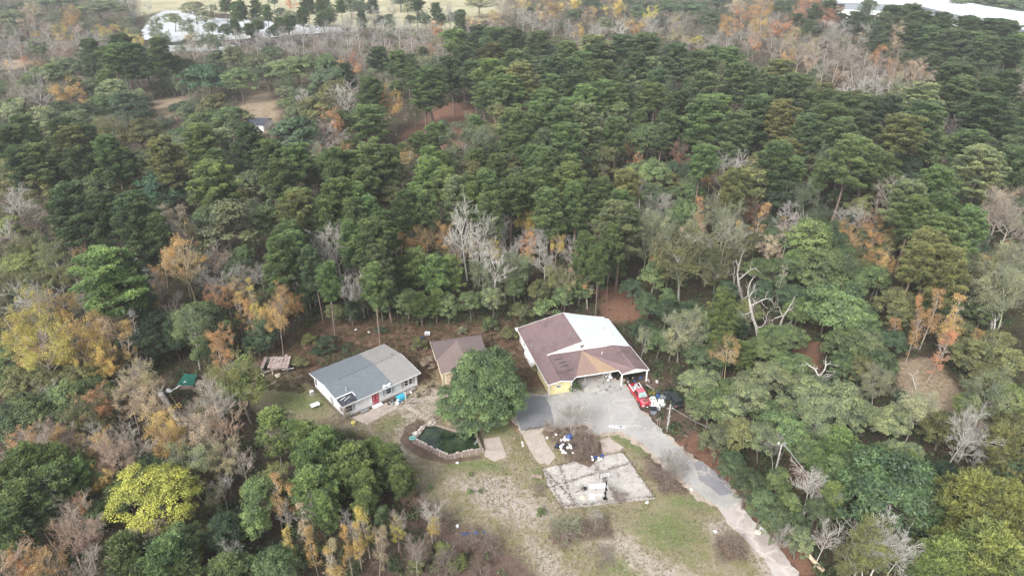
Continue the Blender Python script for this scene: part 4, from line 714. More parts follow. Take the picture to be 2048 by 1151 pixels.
TREE_TXT = '''
# kind colour x ytop width(px)
O gg 22 20 50
S y 135 27 38
O gg 197 0 85
B w 256 -12 34
O g 65 76 38
O gb 110 -12 60
O gb 85 -14 50
S t 55 8 30
B gr 95 68 50
B gr 150 72 50
B gr 30 76 46
S pk 48 28 28
B gr 5 70 40
S y 128 60 32
C o 35 95 18
B pg 110 98 40
S o 125 105 26
B gr 165 85 44
B gr 195 80 40
P dg 172 84 40
P dg 238 76 52
P g 255 95 60
P g 300 82 40
S y 257 62 16
T gg 305 40 30
O gg 343 25 32
O mg 385 2 46
O mg 408 20 34
P g 447 -2 26
P g 468 8 24
P g 482 5 22
P g 505 3 26
O gb 450 48 30
S gg 360 160 24
O gg 75 132 52
O gg 125 112 66
O g 100 126 50
O g 55 148 44
P dg 215 95 58
O g 283 104 60
O gg 313 112 56
O gb 265 118 50
O g 325 130 44
M bg 405 127 84
O g 475 134 62
O ol 372 116 40
O gg 465 90 56
O gb 430 100 46
O g 500 108 40
O gb 540 92 44
O gg 225 158 70
O bg 240 182 66
O g 195 190 60
S o 135 172 54
B gr 75 175 54
O gg 165 160 46
B pg 35 165 34
O gg 30 195 62
O gg 85 212 60
O gb 120 200 50
O gg 142 222 76
O gb 160 205 50
O ol 100 232 46
O ol 275 237 76
O ol 420 188 70
O g 455 212 80
O g2 405 218 70
O gb 372 205 46
O gb 283 202 42
P g 30 243 60
P dg 100 245 60
P dg 160 250 60
P g 215 248 60
P dg 350 250 64
P dg 390 262 60
P dg 130 262 60
P g 440 250 70
P dg 490 255 60
P g 515 275 60
P g 18 262 60
S o 584 0 22
O gg 578 20 44
O gb 560 15 26
P g 612 -4 30
P g 640 0 22
P g 656 -2 22
O gb 545 -6 20
O gb 700 -6 46
O gb 720 0 36
P g 832 -6 26
O gb 850 28 30
O mg 815 5 26
O gb 798 -12 30
O mg 960 -8 60
B pg 1000 2 40
B pg 1018 20 36
S o 880 52 28
S t 872 70 24
O gb 800 -12 30
B gr 570 62 36
B gr 600 60 34
B gr 622 52 30
B gr 650 52 34
B w 690 42 36
B w 715 46 36
B gr 740 50 34
B w 765 48 30
B w 795 50 36
B w 820 54 34
B gr 845 62 32
B gr 680 68 36
B pg 720 76 36
B pg 760 80 36
B pg 800 82 36
B pg 630 84 36
B gr 560 80 30
B gr 590 88 30
B pg 850 84 34
B pg 350 100 34
B pg 385 96 34
B pg 420 98 34
B gr 450 92 30
B pg 490 92 30
O g 590 112 88
O gg 560 118 60
O gb 655 137 76
O g 650 106 50
O gg 620 108 50
O ol 665 160 76
O ol 628 190 84
O gg 600 205 60
O gg 520 106 50
O gb 530 126 50
B w 700 178 56
S o 660 235 46
B gr 640 250 40
Q g 735 222 84
P g 742 160 56
S o 787 190 60
S o 765 205 36
T mg 828 215 30
P g 845 140 80
P dg 862 160 60
M gb 583 238 94
S o 710 112 22
S o 845 100 36
P gb 762 100 46
P g 790 110 44
S yg 775 98 14
O bg 905 138 62
O bg 880 150 50
T mg 855 122 50
T gg 925 262 84
T gg 965 268 60
O gb 885 240 36
P dg 912 64 58
P dg 955 58 60
P dg 1000 62 66
P dg 925 98 60
P dg 975 92 64
P dg 1012 100 60
P dg 905 118 56
P g 990 128 70
P g 1012 160 76
P dg 950 130 60
P g 965 175 50
P g 1000 205 60
S t 1036 0 36
S y 1050 -5 30
B w 1045 25 34
S y 1110 4 44
S y 1140 -4 40
S t 1090 18 34
B gr 1065 30 36
O gb 1150 18 36
S t 1180 28 34
O gg 1207 34 38
S y 1226 4 40
S y 1296 20 28
S o 1262 40 28
B w 1310 40 38
B w 1245 45 36
B gr 1185 55 34
B gr 1200 62 36
S y 1155 56 24
B pg 1372 34 56
B gr 1345 45 34
S t 1345 62 30
Y Y 1396 72 26
O gb 1178 -12 52
O gb 1262 -12 50
O gb 1300 2 46
O gb 1275 8 44
O gb 1340 -2 56
O gb 1385 2 64
O gb 1420 20 50
O gb 1440 -10 56
S ro 1490 20 46
S pk 1475 -2 36
S o 1530 8 46
S o 1522 40 46
B gr 1432 70 40
B gr 1462 74 46
S o 1460 45 36
B pg 1500 70 50
B pg 1540 80 50
S o 1512 75 30
B gr 1110 40 36
B gr 1135 50 34
P dg 1040 62 66
P dg 1080 72 56
P dg 1115 82 50
P dg 1150 90 50
P dg 1200 78 64
P dg 1238 76 60
P dg 1285 76 66
P dg 1190 92 58
P dg 1340 90 66
P dg 1395 104 64
P g 1470 102 58
P dg 1430 100 44
P dg 1035 110 66
P g 1088 108 62
P g 1150 112 66
P dg 1120 120 60
P dg 1048 134 76
P g 1212 128 64
P dg 1150 148 76
P g 1205 162 66
P dg 1180 175 60
P dg 1275 110 60
P dg 1300 120 50
P dg 1270 140 50
P dg 1320 150 60
P dg 1312 175 56
P dg 1436 146 80
P dg 1490 136 70
P dg 1410 150 60
P g 1092 186 72
P g 1126 226 74
P g 1080 215 60
P g 1190 216 70
P g 1150 200 60
P dg 1245 200 56
P g 1055 235 66
P g 1018 230 60
P g 1402 206 76
P dg 1360 195 66
P dg 1345 225 60
P dg 1495 196 76
P dg 1450 200 66
P dg 1475 235 66
P g 1150 258 66
P g 1095 262 60
O gb 1350 240 56
S o 1283 200 24
S o 1275 180 30
T mg 1306 195 30
O g 1298 246 90
O gg 1270 262 50
P g 1235 245 50
S pk 1052 222 28
O dg 1562 0 44
O gb 1595 -8 40
S o 1625 -4 50
S ro 1660 28 44
S ro 1600 20 40
O gb 1612 50 26
O gb 1622 32 24
S o 1572 46 50
S t 1590 70 44
B gr 1552 40 40
B gr 1690 52 56
B gr 1745 60 48
B gr 1660 62 40
S pk 1680 20 30
S t 1800 52 36
P gb 1712 30 40
P gb 1738 12 18
P gb 1664 6 34
P gb 1640 12 30
P dg 1800 16 46
P dg 1830 14 50
P dg 1855 30 52
P dg 1890 32 46
P dg 1870 60 50
P dg 1905 68 56
P dg 1940 40 54
P dg 1978 44 54
P dg 2016 50 56
P dg 2045 72 50
P dg 1985 80 56
P dg 2025 85 50
P dg 1840 55 50
P dg 1945 72 50
P gb 1770 30 34
P gb 1760 50 34
O gb 1740 -2 30
O gb 1985 -10 60
O gb 2030 -6 60
O gb 1930 -14 50
Y Y 1884 110 40
S o 1766 104 34
S t 1802 76 38
S br 1910 78 28
S br 1890 100 26
O dg 1935 90 44
B w 2000 95 32
O ol 2030 115 38
P dg 1950 140 74
P dg 2010 150 58
P dg 1910 160 58
P dg 1975 165 56
B pg 1600 98 44
B pg 1640 92 44
S o 1570 110 34
B pg 1680 98 44
B pg 1720 108 44
B pg 1700 80 40
B pg 1760 118 44
B pg 1650 128 44
B pg 1700 138 40
B pg 1740 142 40
B pk 1790 138 40
B pk 1840 128 40
B pg 1860 146 40
B pg 1800 156 40
B w 1720 165 44
B w 1760 160 40
B pk 1620 120 30
S ro 1870 150 24
B w 1820 95 30
S t 1630 85 34
P g 1555 126 60
P g 1530 132 50
O ol 1622 150 50
O gb 1638 130 34
P dg 1592 158 70
P dg 1548 158 60
P dg 1685 192 60
P dg 1655 188 50
P dg 1650 212 74
P dg 1725 232 70
P dg 1742 200 60
P dg 1800 184 80
P dg 1850 178 74
P dg 1835 212 76
P dg 1772 202 60
P dg 1700 248 66
P dg 1800 240 74
P dg 1620 240 60
P g 1580 215 70
P g 1530 225 70
P dg 1985 205 80
B pg 1932 178 50
B pg 2032 165 56
B gr 1890 192 50
B gr 1925 245 44
S pk 1895 200 30
B pg 2000 190 40
P dg 1958 268 70
P dg 2022 278 60
P dg 1900 262 60
O gb 1850 262 60
O gg 1880 280 60
Y y 1590 268 24
T gg 2035 215 40
O ol 25 315 100
O ol 72 332 90
B w 30 395 60
O g 182 340 80
O gg 150 368 50
O ol 240 352 54
O ol 130 360 44
M bg 315 344 84
P dg 95 292 60
P dg 45 300 60
P dg 330 288 72
P g 345 290 76
O gg 278 300 46
O gg 180 290 44
O gg 195 315 50
P dg 222 282 60
P g 412 330 84
P g 435 345 60
T gg 462 325 46
T gg 485 330 44
P g2 446 398 104
P dg 135 385 86
P dg 110 398 60
P dg 215 395 70
P dg 272 392 76
P dg 245 420 60
O g 222 452 60
P g 300 440 50
S pk 333 425 60
B w 345 440 56
T pb 75 425 60
O yg 15 432 60
B w 12 460 40
S br 130 342 34
S pk 130 300 34
P dg 150 305 50
P dg 25 290 50
Y yg 38 510 84
T ol 100 505 66
T ol 62 488 50
P g2 214 494 104
P g2 195 510 60
P g 270 515 60
S o 155 500 26
S o 358 498 76
B t 370 515 76
S o 325 496 28
B gr 430 505 50
S pk 432 508 46
O bg 290 500 60
O bg 395 488 60
O g 480 492 50
O gb 460 520 50
T ol 145 545 60
B gr 282 535 46
B gr 490 545 40
S o 310 548 34
P g 575 300 60
P g 530 292 56
P g 620 312 66
P g 665 302 60
P g 702 306 52
P g 740 294 76
P g 770 305 56
P g 680 330 64
P g 560 335 66
P g 620 350 66
P g2 655 372 70
P g2 705 376 60
P g 768 366 72
P g 730 345 66
P g 800 330 70
P g2 850 322 76
P g2 895 316 56
P g 948 318 70
P g2 872 346 58
P g 925 360 56
P g 985 350 60
P g2 905 368 60
P g2 940 375 50
P g 980 398 58
P g 830 362 66
P g 790 395 60
P g2 620 388 74
P g2 578 402 74
P g 640 412 60
P g 700 412 50
P g 600 430 50
P g2 530 400 66
P g 500 430 60
P g 555 450 70
P g 530 485 60
P g 740 405 50
P g 850 390 60
P g 1000 320 60
P g 1020 365 60
O gg 500 340 60
O mg 688 343 76
P g2 737 457 76
P g 745 490 60
T mg 805 420 66
T gg 825 440 56
T gg 780 445 46
T mg 915 390 56
T gg 955 420 46
T gg 880 430 44
B w 672 470 84 1.15
B w 650 485 70 1.1
B w 702 495 64 1.1
B w 700 520 46
B gr 622 545 46
S o 852 448 32
S o 832 474 64
S o 884 464 50
B t 850 460 60
Q g2 832 505 70
Q g 800 520 50
Q g2 905 520 52
Q g 870 520 60
B w 930 430 76 1.3
B w 965 462 66 1.2
S y 978 486 40
S y 945 480 30
B w 1010 455 34
P g 1048 345 60
P g 1020 300 60
P g 1062 350 70
P g2 1135 337 70
P g 1110 385 60
P g 1158 380 54
P g2 1235 345 66
P g 1205 370 60
P g 1255 385 60
O g 1302 322 84
O gb 1262 328 60
O gb 1190 308 60
P g 1105 310 60
P g 1150 300 56
P g 1080 300 50
P g 1215 290 60
O gb 1310 370 50
S o 1258 288 26
S br 1365 298 44
O bg 1345 320 44
P g 1405 298 60
S o 1455 300 28
S o 1452 318 30
B w 1440 325 70
S o 1425 335 40
O g 1392 370 44
Y y 1360 367 26
P g 1495 325 80
P ol 1470 345 60
P g 1520 300 60
O g 1370 400 60
O g 1345 420 44
C o 1402 398 28
T mg 1435 400 46
T mg 1450 428 60
B mg 1455 430 80 1.2
B w 1460 455 56
S o 1463 380 46
S br 1480 400 30
C o 1515 408 36
P g2 1245 420 92
P g 1215 440 60
P br 1265 450 60
T mg 1318 440 70
B mg 1305 455 60
T ol 1375 480 116
T ol 1420 500 60
T ol 1340 505 60
C pk 1365 460 22
C pk 1402 448 26
C o 1182 505 50
B gr 1090 505 60
B gr 1145 520 50
N g2 1045 512 32
S y 1042 430 44
B w 1062 430 20
C o 1055 470 40
B gr 1268 400 30
B gr 1310 410 40
O bg 1325 390 40
D gr 1512 488 66 1.5
O bg 1555 340 96
O bg 1545 372 60
T gb 1622 380 58
P dg 1645 320 50
P dg 1560 300 60
P g 1550 290 66
P g 1700 285 80
P g 1735 300 50
P g 1785 315 54
P g 1775 335 60
O bg 1822 312 66
O ol 1865 350 60
P g 1900 352 66
P g 1975 308 80
P dg 2032 302 60
P g 1952 320 56
P g 1852 380 74
P g 1905 402 60
P g 1948 422 60
P g 1885 442 90
P g 1830 405 56
P g 1930 460 60
B pg 1785 380 70
B w 1808 378 50
O ol 1725 395 48
Y Y 1750 382 30
S ro 1745 433 40
S ro 1728 445 24
S o 1702 455 34
S o 1712 475 30
B w 1678 422 34
O g2 1625 435 96
O g 1650 450 60
O dg 1682 440 50
O g 1660 505 100
O g 1690 490 60
O dg 1545 455 50
O gb 1735 455 44
B pg 2005 402 76
B pg 2030 420 70
S t 2000 400 60
S o 1782 520 36
C o 1775 515 26
S ro 1765 550 22
S pk 1818 532 34
C o 1840 495 26
P ol 1880 475 80
P ol 1842 490 60
P ol 1905 500 66
Y y 1970 508 36
S o 2020 495 34
T mg 2022 512 76
B mg 2030 520 60
T yg 1990 545 50
O g 1760 530 56
O ol 1735 520 50
O g 1720 548 50
T ol 1930 525 60
O dg 1700 560 50
T mg 1366 640 76
O gg 1345 665 56
O dg 1298 585 56
N g 1310 515 50
O bg 1290 640 50
T mg 1287 664 36
O g 1320 660 56
O bg 1335 600 50
P g2 1468 598 60
Q g 1450 630 60
O g 1560 520 66
O bg 1530 560 50
C gg 1568 520 30
D gr 1545 545 80 1.35
D gr 1570 580 56 1.3
S pk 1562 518 26
O g 1690 578 120
O g2 1662 590 76
O g 1725 620 90
O gg 1740 660 80
O g 1700 660 80
O dg 1770 700 70
S o 1456 684 58
B t 1462 690 54
O g 1545 650 56
O bg 1480 640 50
O gg 1415 625 50
D pb 1566 660 24
B gr 1430 630 40
T gg 1400 665 50
C o 1878 580 42
C o 1862 600 30
C o 1925 600 48
C o 1910 615 30
C o 1892 650 46
C o 1840 630 34
O ol 1800 576 66
O g 1840 590 50
O ol 1805 610 50
T mg 2022 560 84
B mg 2030 570 80
D w 2000 620 40
O ol 1960 680 76
O ol 2020 690 70
B mg 1990 690 44
O g 1975 600 50
D w 1662 692 76
D w 1640 720 40
O g 1665 770 116
O gg 1640 765 70
O gg 1700 765 60
O g 1625 820 80
O g 1720 800 76
T mg 1838 804 66
O gg 1570 790 60
D w 1845 740 26
O yg 1950 790 56
P yg 1978 764 84
O yg 2030 775 60
O bg 1808 784 36
B w 1950 838 60
B w 1925 850 70
B w 1970 880 50
V rb 1935 860 90
O g 1425 775 80
O gg 1400 795 50
O g 1462 790 70
O gg 1510 765 80
O g 1540 800 60
O ol 1485 840 76
O gg 1530 850 70
O g 1580 830 90
O ol 1600 850 60
O g 1620 870 70
O g 1440 850 70
O dg 1470 905 60
O dg 1500 945 66
O dg 1530 985 70
O dg 1555 1020 66
O g2 1560 940 56
O g2 1580 985 50
M dg 1795 935 176
O gb 1850 985 90
T yg 1740 1058 90
T ol 1700 1100 60
B w 1775 1055 76
B w 1800 1075 60
B w 1750 1095 60
B w 1628 945 60
D w 1635 945 46
D w 1612 990 50
B gr 1640 985 50
O dg 1640 1000 60
O g 1605 1055 60
D w 1690 1028 34
B gr 1650 1060 50
B gr 1570 1060 40
O dg 1600 1030 40
Q yg 1985 975 112
Q yg 1935 1000 70
Q yg 2030 985 90
Q yg 2000 1060 110
Q yg 1900 1085 80
Q g2 1880 1120 60
D w 1830 1120 50
D w 1860 1125 40
O g 1700 905 56
Q g 1678 975 46
Q g 1640 905 40
Q g 1822 912 42
O gg 1828 888 56
O gg 1800 880 50
O g 1760 890 60
O bg 1720 930 60
O bg 2020 900 66
O bg 1990 940 40
O bg 1900 950 56
B gr 1560 880 40
O ol 2030 830 60
Q ol 2030 870 70
B w 40 590 66
B gr 80 600 60
S y 60 625 90
S y 110 598 60
S y 25 650 70
S y 60 680 90
S y 140 655 80
Y y 80 690 70
S y 160 680 70
B gr 160 588 50
S t 195 578 56
C t 215 590 50
C o 225 640 46
C gr 250 630 36
B pg 235 600 50
O bg 270 588 60
O bg 300 620 60
O bg 285 660 60
O g 400 605 96
T g 375 640 80
O gb 425 625 60
O bg 345 660 50
S o 440 665 48
C o 440 665 48
C o 463 578 34
C y 505 575 36
S o 555 590 50
S o 550 620 60
T ol 530 590 50
O bg 520 640 60
O bg 500 670 46
O yg 475 725 104
S yg 475 727 90
S t 405 775 40
O ol 30 735 60
O ol 75 730 60
O ol 110 740 60
O ol 150 730 60
O g 55 790 86
O g 115 770 86
O g 150 800 70
O dg 20 810 76
S y 212 700 50
S y 190 720 46
O db 230 700 60
T ol 185 805 66
S o 190 795 60
S t 265 745 66
S t 250 780 66
B pg 275 740 56
S t 290 790 66
T ol 235 790 50
B w 80 785 34
S pk 105 862 50
S y 215 790 30
B pg 422 780 76
B w 420 790 60
B pg 395 830 60
B pk 440 840 70
S pk 400 850 76
B pg 375 820 50
S o 345 862 60
S y 350 880 40
B pg 235 865 60
B pg 265 880 60
B pk 215 890 50
S o 200 880 50
S pk 240 900 66
S o 190 940 50
B w 180 862 40
S ro 118 868 44
B pg 140 868 40
Q g2 50 905 84
Q g2 110 900 76
Q g2 25 930 70
Q g2 150 930 60
Q g 30 985 80
Q g 95 955 76
Q g 10 1040 70
O g 185 1010 50
O ol 165 985 40
B w 95 975 66
B w 70 1010 50
B pg 120 1010 50
S o 150 1000 40
B pg 150 1045 60
B pk 130 1060 60
S pk 155 1050 60
S ro 90 1115 70
S o 40 1100 50
B pg 170 1110 60
Y Y 305 946 160
Y Y 420 1055 44
Y Y 378 1095 50
O g 350 1050 70
Q g 250 1085 76
Q g 310 1095 80
Q g 360 1110 60
N g2 508 955 70
O g2 500 1010 74
O yg 500 960 50
T gg 415 890 56
S t 440 900 60
B gr 440 960 46
T ol 430 985 40
B pg 545 862 50
S pk 552 870 46
B pg 480 920 46
C o 540 950 40
B gr 460 1100 40
Q g 545 830 70
Q g 585 845 60
Q g 615 858 66
Q g2 652 868 70
Q g2 610 890 76
Q g 700 900 80
Q g2 742 882 56
Q g2 780 905 60
Q g2 800 935 54
B w 695 895 30
C y 725 1005 46
C y 710 1040 36
Q g2 650 1000 50
C y 690 1060 36
C t 745 1050 36
C o 670 1095 46
C y 620 1060 34
Q g2 720 990 46
S y 795 1055 36
V ro 820 985 60
V pb 855 1010 66
B w 860 1020 44
U g 575 1105 30
U g2 622 1092 40
N g 760 1010 30
V pb 840 1100 60
U ol 905 1125 30
V br 880 1030 50
V pb 980 1080 66
V pb 940 1075 50
V br 780 1030 44
P g 560 500 60
P g 590 520 56
P g 625 500 50
P g 650 530 46
P g 745 540 56
P g2 770 500 56
P g 600 470 60
P g 700 450 56
P g 760 430 60
O bg 560 560 50
O g 605 570 50
O bg 640 560 50
O g 730 570 54
O g 760 590 44
O dg 790 575 50
O g 895 590 50
O g 940 585 54
O gg 985 575 56
O g 1030 560 50
O ol 1080 560 56
T ol 1110 545 60
O g 1125 570 50
T gg 965 540 60
T gg 1010 530 54
O g 1160 560 46
O bg 1200 540 46
O g 1235 520 50
O bg 1265 560 46
Q g 840 590 40
Q g 870 585 40
O bg 700 600 44
O ol 665 610 36
P g 1225 455 50
P g 1200 500 46
P g 1165 470 50
B w 720 560 50
B w 690 570 50
B w 650 550 60
B w 955 500 60
B w 985 520 60
B w 920 480 50
S o 545 620 50
S y 520 630 44
Q g2 700 925 54
Q g2 655 940 50
Q g2 735 945 50
S o 420 590 40
C o 500 610 36
T gg 365 42 34
O gg 420 44 28
T gg 520 40 30
O gb 545 50 28
P g 530 14 22
P g 600 20 24
O gb 760 30 30
T gg 780 40 30
P gb 870 10 24
B gr 475 70 26
B gr 520 72 26
P gb 745 2 26
P g 680 2 24
O gb 910 20 40
T t 930 40 34
B gr 985 50 34
P gb 930 30 28
C t 600 1020 34
C y 575 1060 34
C t 640 1080 36
B gr 700 1040 44
B gr 615 1000 40
S t 760 1070 40
B pg 790 1040 40
V br 850 1100 50
U yg 885 1090 34
U ol 835 1120 36
U yg 920 1115 34
V pb 890 1120 70
V br 960 1130 60
B pg 830 1090 44
S y 870 1040 30
B gr 570 1020 36
B pg 590 30 30
T gg 660 20 30
B pg 700 30 30
B gr 750 25 30
O gb 820 30 26
B pg 860 55 30
B pg 890 60 30
B gr 900 20 36
B pg 940 60 36
B pg 975 70 36
O mg 920 45 30
O gb 640 35 26
B gr 780 10 26
T t 990 30 36
C y 505 560 30
S t 470 560 40
S o 250 560 40
B gr 320 560 50
B pg 345 600 46
S y 300 600 30
S t 205 640 50
C o 180 660 36
S o 60 700 50
S o 590 600 30
B w 590 555 36
B w 1080 470 40
S y 1110 480 34
S o 1050 480 34
S o 1150 520 34
B w 870 520 40
S o 900 510 36
S t 1130 560 40
B w 1290 430 36
S o 1310 500 30
S t 1590 470 36
B gr 1600 440 40
S o 1800 450 36
S o 1700 500 30
B w 1720 420 36
S t 980 440 30
B gr 1000 480 40
S o 640 300 26
S br 560 300 30
S o 200 470 24
B gr 120 450 40
S t 380 450 36
B w 250 475 40
'''
KIND = {'P':('pine_tree','pine'),'Q':('young_pine_tree','pine'),'O':('broadleaf_tree','tree'),'M':('magnolia_tree','tree'),'X':('oak_tree','tree'),'Y':('yellow_tree','tree'),'N':('narrow_tree','tree'),'U':('shrub','shrub'),
 'B':('bare_tree','bare tree'),'S':('autumn_tree','tree'),'T':('mossy_tree','tree'),'C':('slender_tree','tree'),'D':('dead_tree','dead tree'),'W':('bare_shrub','shrub'),'V':('brown_shrub','shrub')}
H0 = dict(P=20.5, Q=12.5, O=11., M=11., X=11., Y=12., N=12.5, U=2.6, B=13., S=12., T=12., C=13.5, D=11., W=3., V=2.6)
HEXP = dict(P=.35, Q=.75, O=.75, M=.8, X=1, Y=.85, N=.7, U=.9, B=.7, S=.7, T=.7, C=.5, D=.9, W=.9, V=.8)
WORD = dict(dg='dark green', g='green', g2='bright green', yg='yellow-green', gg='grey-green', mg='pale moss-green', bg='very dark green', gb='blue-green', ol='olive', y='yellow', Y='bright yellow', o='orange', ro='red-orange', pk='pinkish', t='pale tan', br='brown', gr='grey', w='whitish', pg='pinkish grey', rb='reddish', bk='dark grey', pb='grey-brown', db='dark brown')
FORM = dict(P='tufted pine', Q='bushy young pine', O='round-crowned tree', M='dense dark-leaved tree', X='broad spreading oak', Y='full-crowned tree', N='narrow leafy tree', U='low leafy shrub', B='leafless tree', S='thin-leaved autumn tree', T='airy moss-hung tree', C='slender sparse tree', D='dead tree with broken limbs', W='leafless shrub', V='low twiggy shrub')
BARKC = dict(P=(.20,.155,.13), Q=(.15,.12,.10), O=(.17,.15,.13), M=(.16,.14,.12), X=(.2,.18,.16), Y=(.2,.18,.15), N=(.2,.18,.15), U=(.14,.11,.09), S=(.36,.31,.27), T=(.34,.34,.30), C=(.40,.35,.30))
from collections import Counter
rngT = random.Random(11); counters = {}; TREES = []
def put_tree(kind, c, loc, D, h, rot=None, lean=0):
    ps = PROTO[kind]; i = counters.get(kind, 0); counters[kind] = i+1; sk, cr, D0, Hc = ps[i % len(ps)] if len(ps) < 4 else ps[rngT.randrange(len(ps))]
    e = bpy.data.objects.new(KIND[kind][0], None); col.objects.link(e); e.empty_display_size = .3; e.location = loc; e.rotation_euler = (lean*rngT.uniform(-1,1), lean*rngT.uniform(-1,1), rngT.random()*6.283 if rot is None else rot)
    sx = D/D0; e.scale = (sx, sx*rngT.uniform(.93,1.07), h/Hc)
    cc = COL[{'o':'or_'}.get(c, c)]
    t = bpy.data.objects.new('trunk' if kind not in 'UWV' else 'stems', sk); col.objects.link(t); t.parent = e
    bk = cc if kind in 'BWD' else BARKC.get(kind, (.3,.25,.22)); f = rngT.uniform(.85,1.15); t.color = (*[min(.9, x*f) for x in bk], 1)
    if cr: k = bpy.data.objects.new('crown', cr); col.objects.link(k); k.parent = e; k.color = (*cc, 1)
    TREES.append([e, kind, c, D, h, Vector(loc)]); return e
def from_px(kind, x, y, w, hf=1.0):
    D = w*150/FOC; h = H0[kind]
    for _ in range(4):
        p = at(x, y, h*.93); s = (p-Vector((0,0,CAM_H))).length; D = w*s/FOC
        ref = {'P':8,'Q':7,'O':9,'M':11,'X':14,'Y':13,'N':6,'U':3.4,'B':8.5,'S':7.5,'T':9,'C':4.6,'D':7,'W':5.5,'V':5.5}[kind]
        h = H0[kind]*(D/ref)**HEXP[kind]*hf; h = min(h, {'P':26,'Q':15,'O':17,'M':17}.get(kind, 19))
        if kind == 'P': h = max(h, 15)
    return Vector((p.x, p.y, 0)), D, h
rows = [r.split() for r in TREE_TXT.strip().splitlines() if not r.startswith('#')]
for r in rows:
    k, c, x, y, w = r[0], r[1], float(r[2]), float(r[3]), float(r[4])
    if k == 'Q' and c == 'g' and x > 400: c = 'g2'
    if k == 'P' and y > 60:
        u_ = rngT.random()
        if u_ < .09: k, c = 'N', rngT.choice(['gg','g','ol'])
        elif u_ < .15: k, c = 'T', rngT.choice(['gg','ol'])
        elif u_ < .36: c = rngT.choice(['ol','gg','g2','g','gb'])
    if k == 'O' and c == 'g' and x > 1390 and y > 730:
        u_ = rngT.random(); c = 'gg' if u_ < .65 else 'g'; k = 'T' if u_ < .3 else 'O'
    p, D, h = from_px(k, x, y, w, rngT.uniform(.94, 1.06)*(float(r[5]) if len(r) > 5 else 1))
    put_tree(k, c, p, D*1.06, h, lean=.05 if k in 'PBSTC' else .02)
# the big oak, shrubs of the clearing: stand at their surveyed feet
def stand(kind, c, x, y, D, h, label, rot=0):
    e = put_tree(kind, c, at(x, y), D, h, rot); e['label'] = label; return e
oak = stand('X', 'g', 968, 838, 15.2, 13.2, 'big round green oak between the garage and the pool'); oak.children[1].color = (.20,.29,.088,1); oak.location.z = -1.3
stand('W', 'gr', 1142, 862, 7.8, 3.8, 'largest leafless grey shrub, between the carport and the court')
stand('V', 'br', 1170, 885, 5.2, 1.8, 'rusty brown shrub under the big grey leafless shrub'); stand('V', 'rb', 1183, 908, 3.8, 1.5, 'reddish shrub at the back edge of the court'); stand('V', 'br', 1100, 868, 3.2, 1.7, 'small rusty shrub left of the big grey shrub'); stand('V', 'rb', 1160, 902, 5.0, 1.3, 'low reddish shrub beside the pile of rubbish bags')
stand('W', 'gr', 1345, 955, 6.6, 3.4, 'leafless grey shrub between the court and the driveway'); stand('V', 'br', 1298, 955, 3.2, 1.8, 'brown shrub hugging the right edge of the court'); stand('V', 'rb', 1330, 968, 5.2, 1.4, 'low shrub right of the court corner')
stand('W', 'mg', 1130, 1075, 5.4, 2.6, 'pale vase-shaped shrub below the court'); stand('V', 'rb', 1125, 1082, 5.0, 1.3, 'dark ring of brush under the pale vase-shaped shrub'); stand('V', 'pb', 1192, 1062, 4.0, 1.4, 'grey-brown brush below the hoop')
stand('B', 'gr', 1190, 1062, 2.6, 4.2, 'spindly leafless sapling below the hoop'); stand('V', 'rb', 1462, 1100, 4.6, 2.0, 'round reddish shrub beside the lower track')
stand('V', 'rb', 690, 838, 3.0, 1.6, 'rusty shrub at the front left corner of the white house'); stand('V', 'rb', 1240, 996, 3.6, .8, 'flat reddish brush on the bottom edge of the court'); stand('V', 'br', 1190, 955, .01, .01, 'x') if False else None
stand('V', 'rb', 1075, 985, 2.6, 1.1, 'low reddish brush left of the court'); stand('V', 'rb', 880, 838, 4.0, 1.1, 'brown brush between the oak and the pool'); stand('V', 'pb', 1205, 1120, 4.0, 1.2, 'grey brush near the bottom edge, below the spindly sapling')
for x, y, D, lab in ((1082, 1032, 1.5, 'largest of the small pine seedlings on the lawn, below the court'), (940, 951, .8, 'small pine seedling below the pool'), (861, 979, .9, 'pine seedling at the left edge of the lawn'), (940, 988, 1.0, 'left one of two neighbouring pine seedlings mid-lawn'), (960, 985, .8, 'right one of two neighbouring pine seedlings mid-lawn')):
    stand('U', 'g2', x, y, D, D*.9, lab)
for x, y, D, c, lab in ((600, 735, 3.2, 'ol', 'olive shrub right of the collapsed shed'), (620, 690, 3.4, 'yg', 'yellow-green shrub behind the white house, near its left end'), (655, 700, 4.2, 'bg', 'dark shrub just behind the white house'), (635, 712, 3.0, 'bg', 'dark shrub beside the old tyre'), (840, 700, 3.6, 'ol', 'olive shrub left of the garage roof'), (855, 735, 3.0, 'pb', 'grey-green shrub between the white house and the garage'), (760, 668, 2.6, 'bg', 'small spiky dark shrub right behind the white roof'), (1150, 782, 2.6, 'g', 'green weeds at the foot of the yellow wall'), (1075, 745, 2.4, 'ol', 'olive shrub by the big house\'s left wall'), (1015, 680, 4.0, 'ol', 'olive shrub behind the big oak'), (980, 662, 4.0, 'g', 'green shrub behind the garage roof'), (1090, 640, 6.5, 'g', 'large green shrub behind the maroon roof'), (1040, 640, 5.5, 'ol', 'olive shrub at the back corner of the big house'), (925, 668, 2.2, 'mg', 'pale spiky shrub right behind the garage')):
    stand('U', c, x, y, D, D*.7, lab)
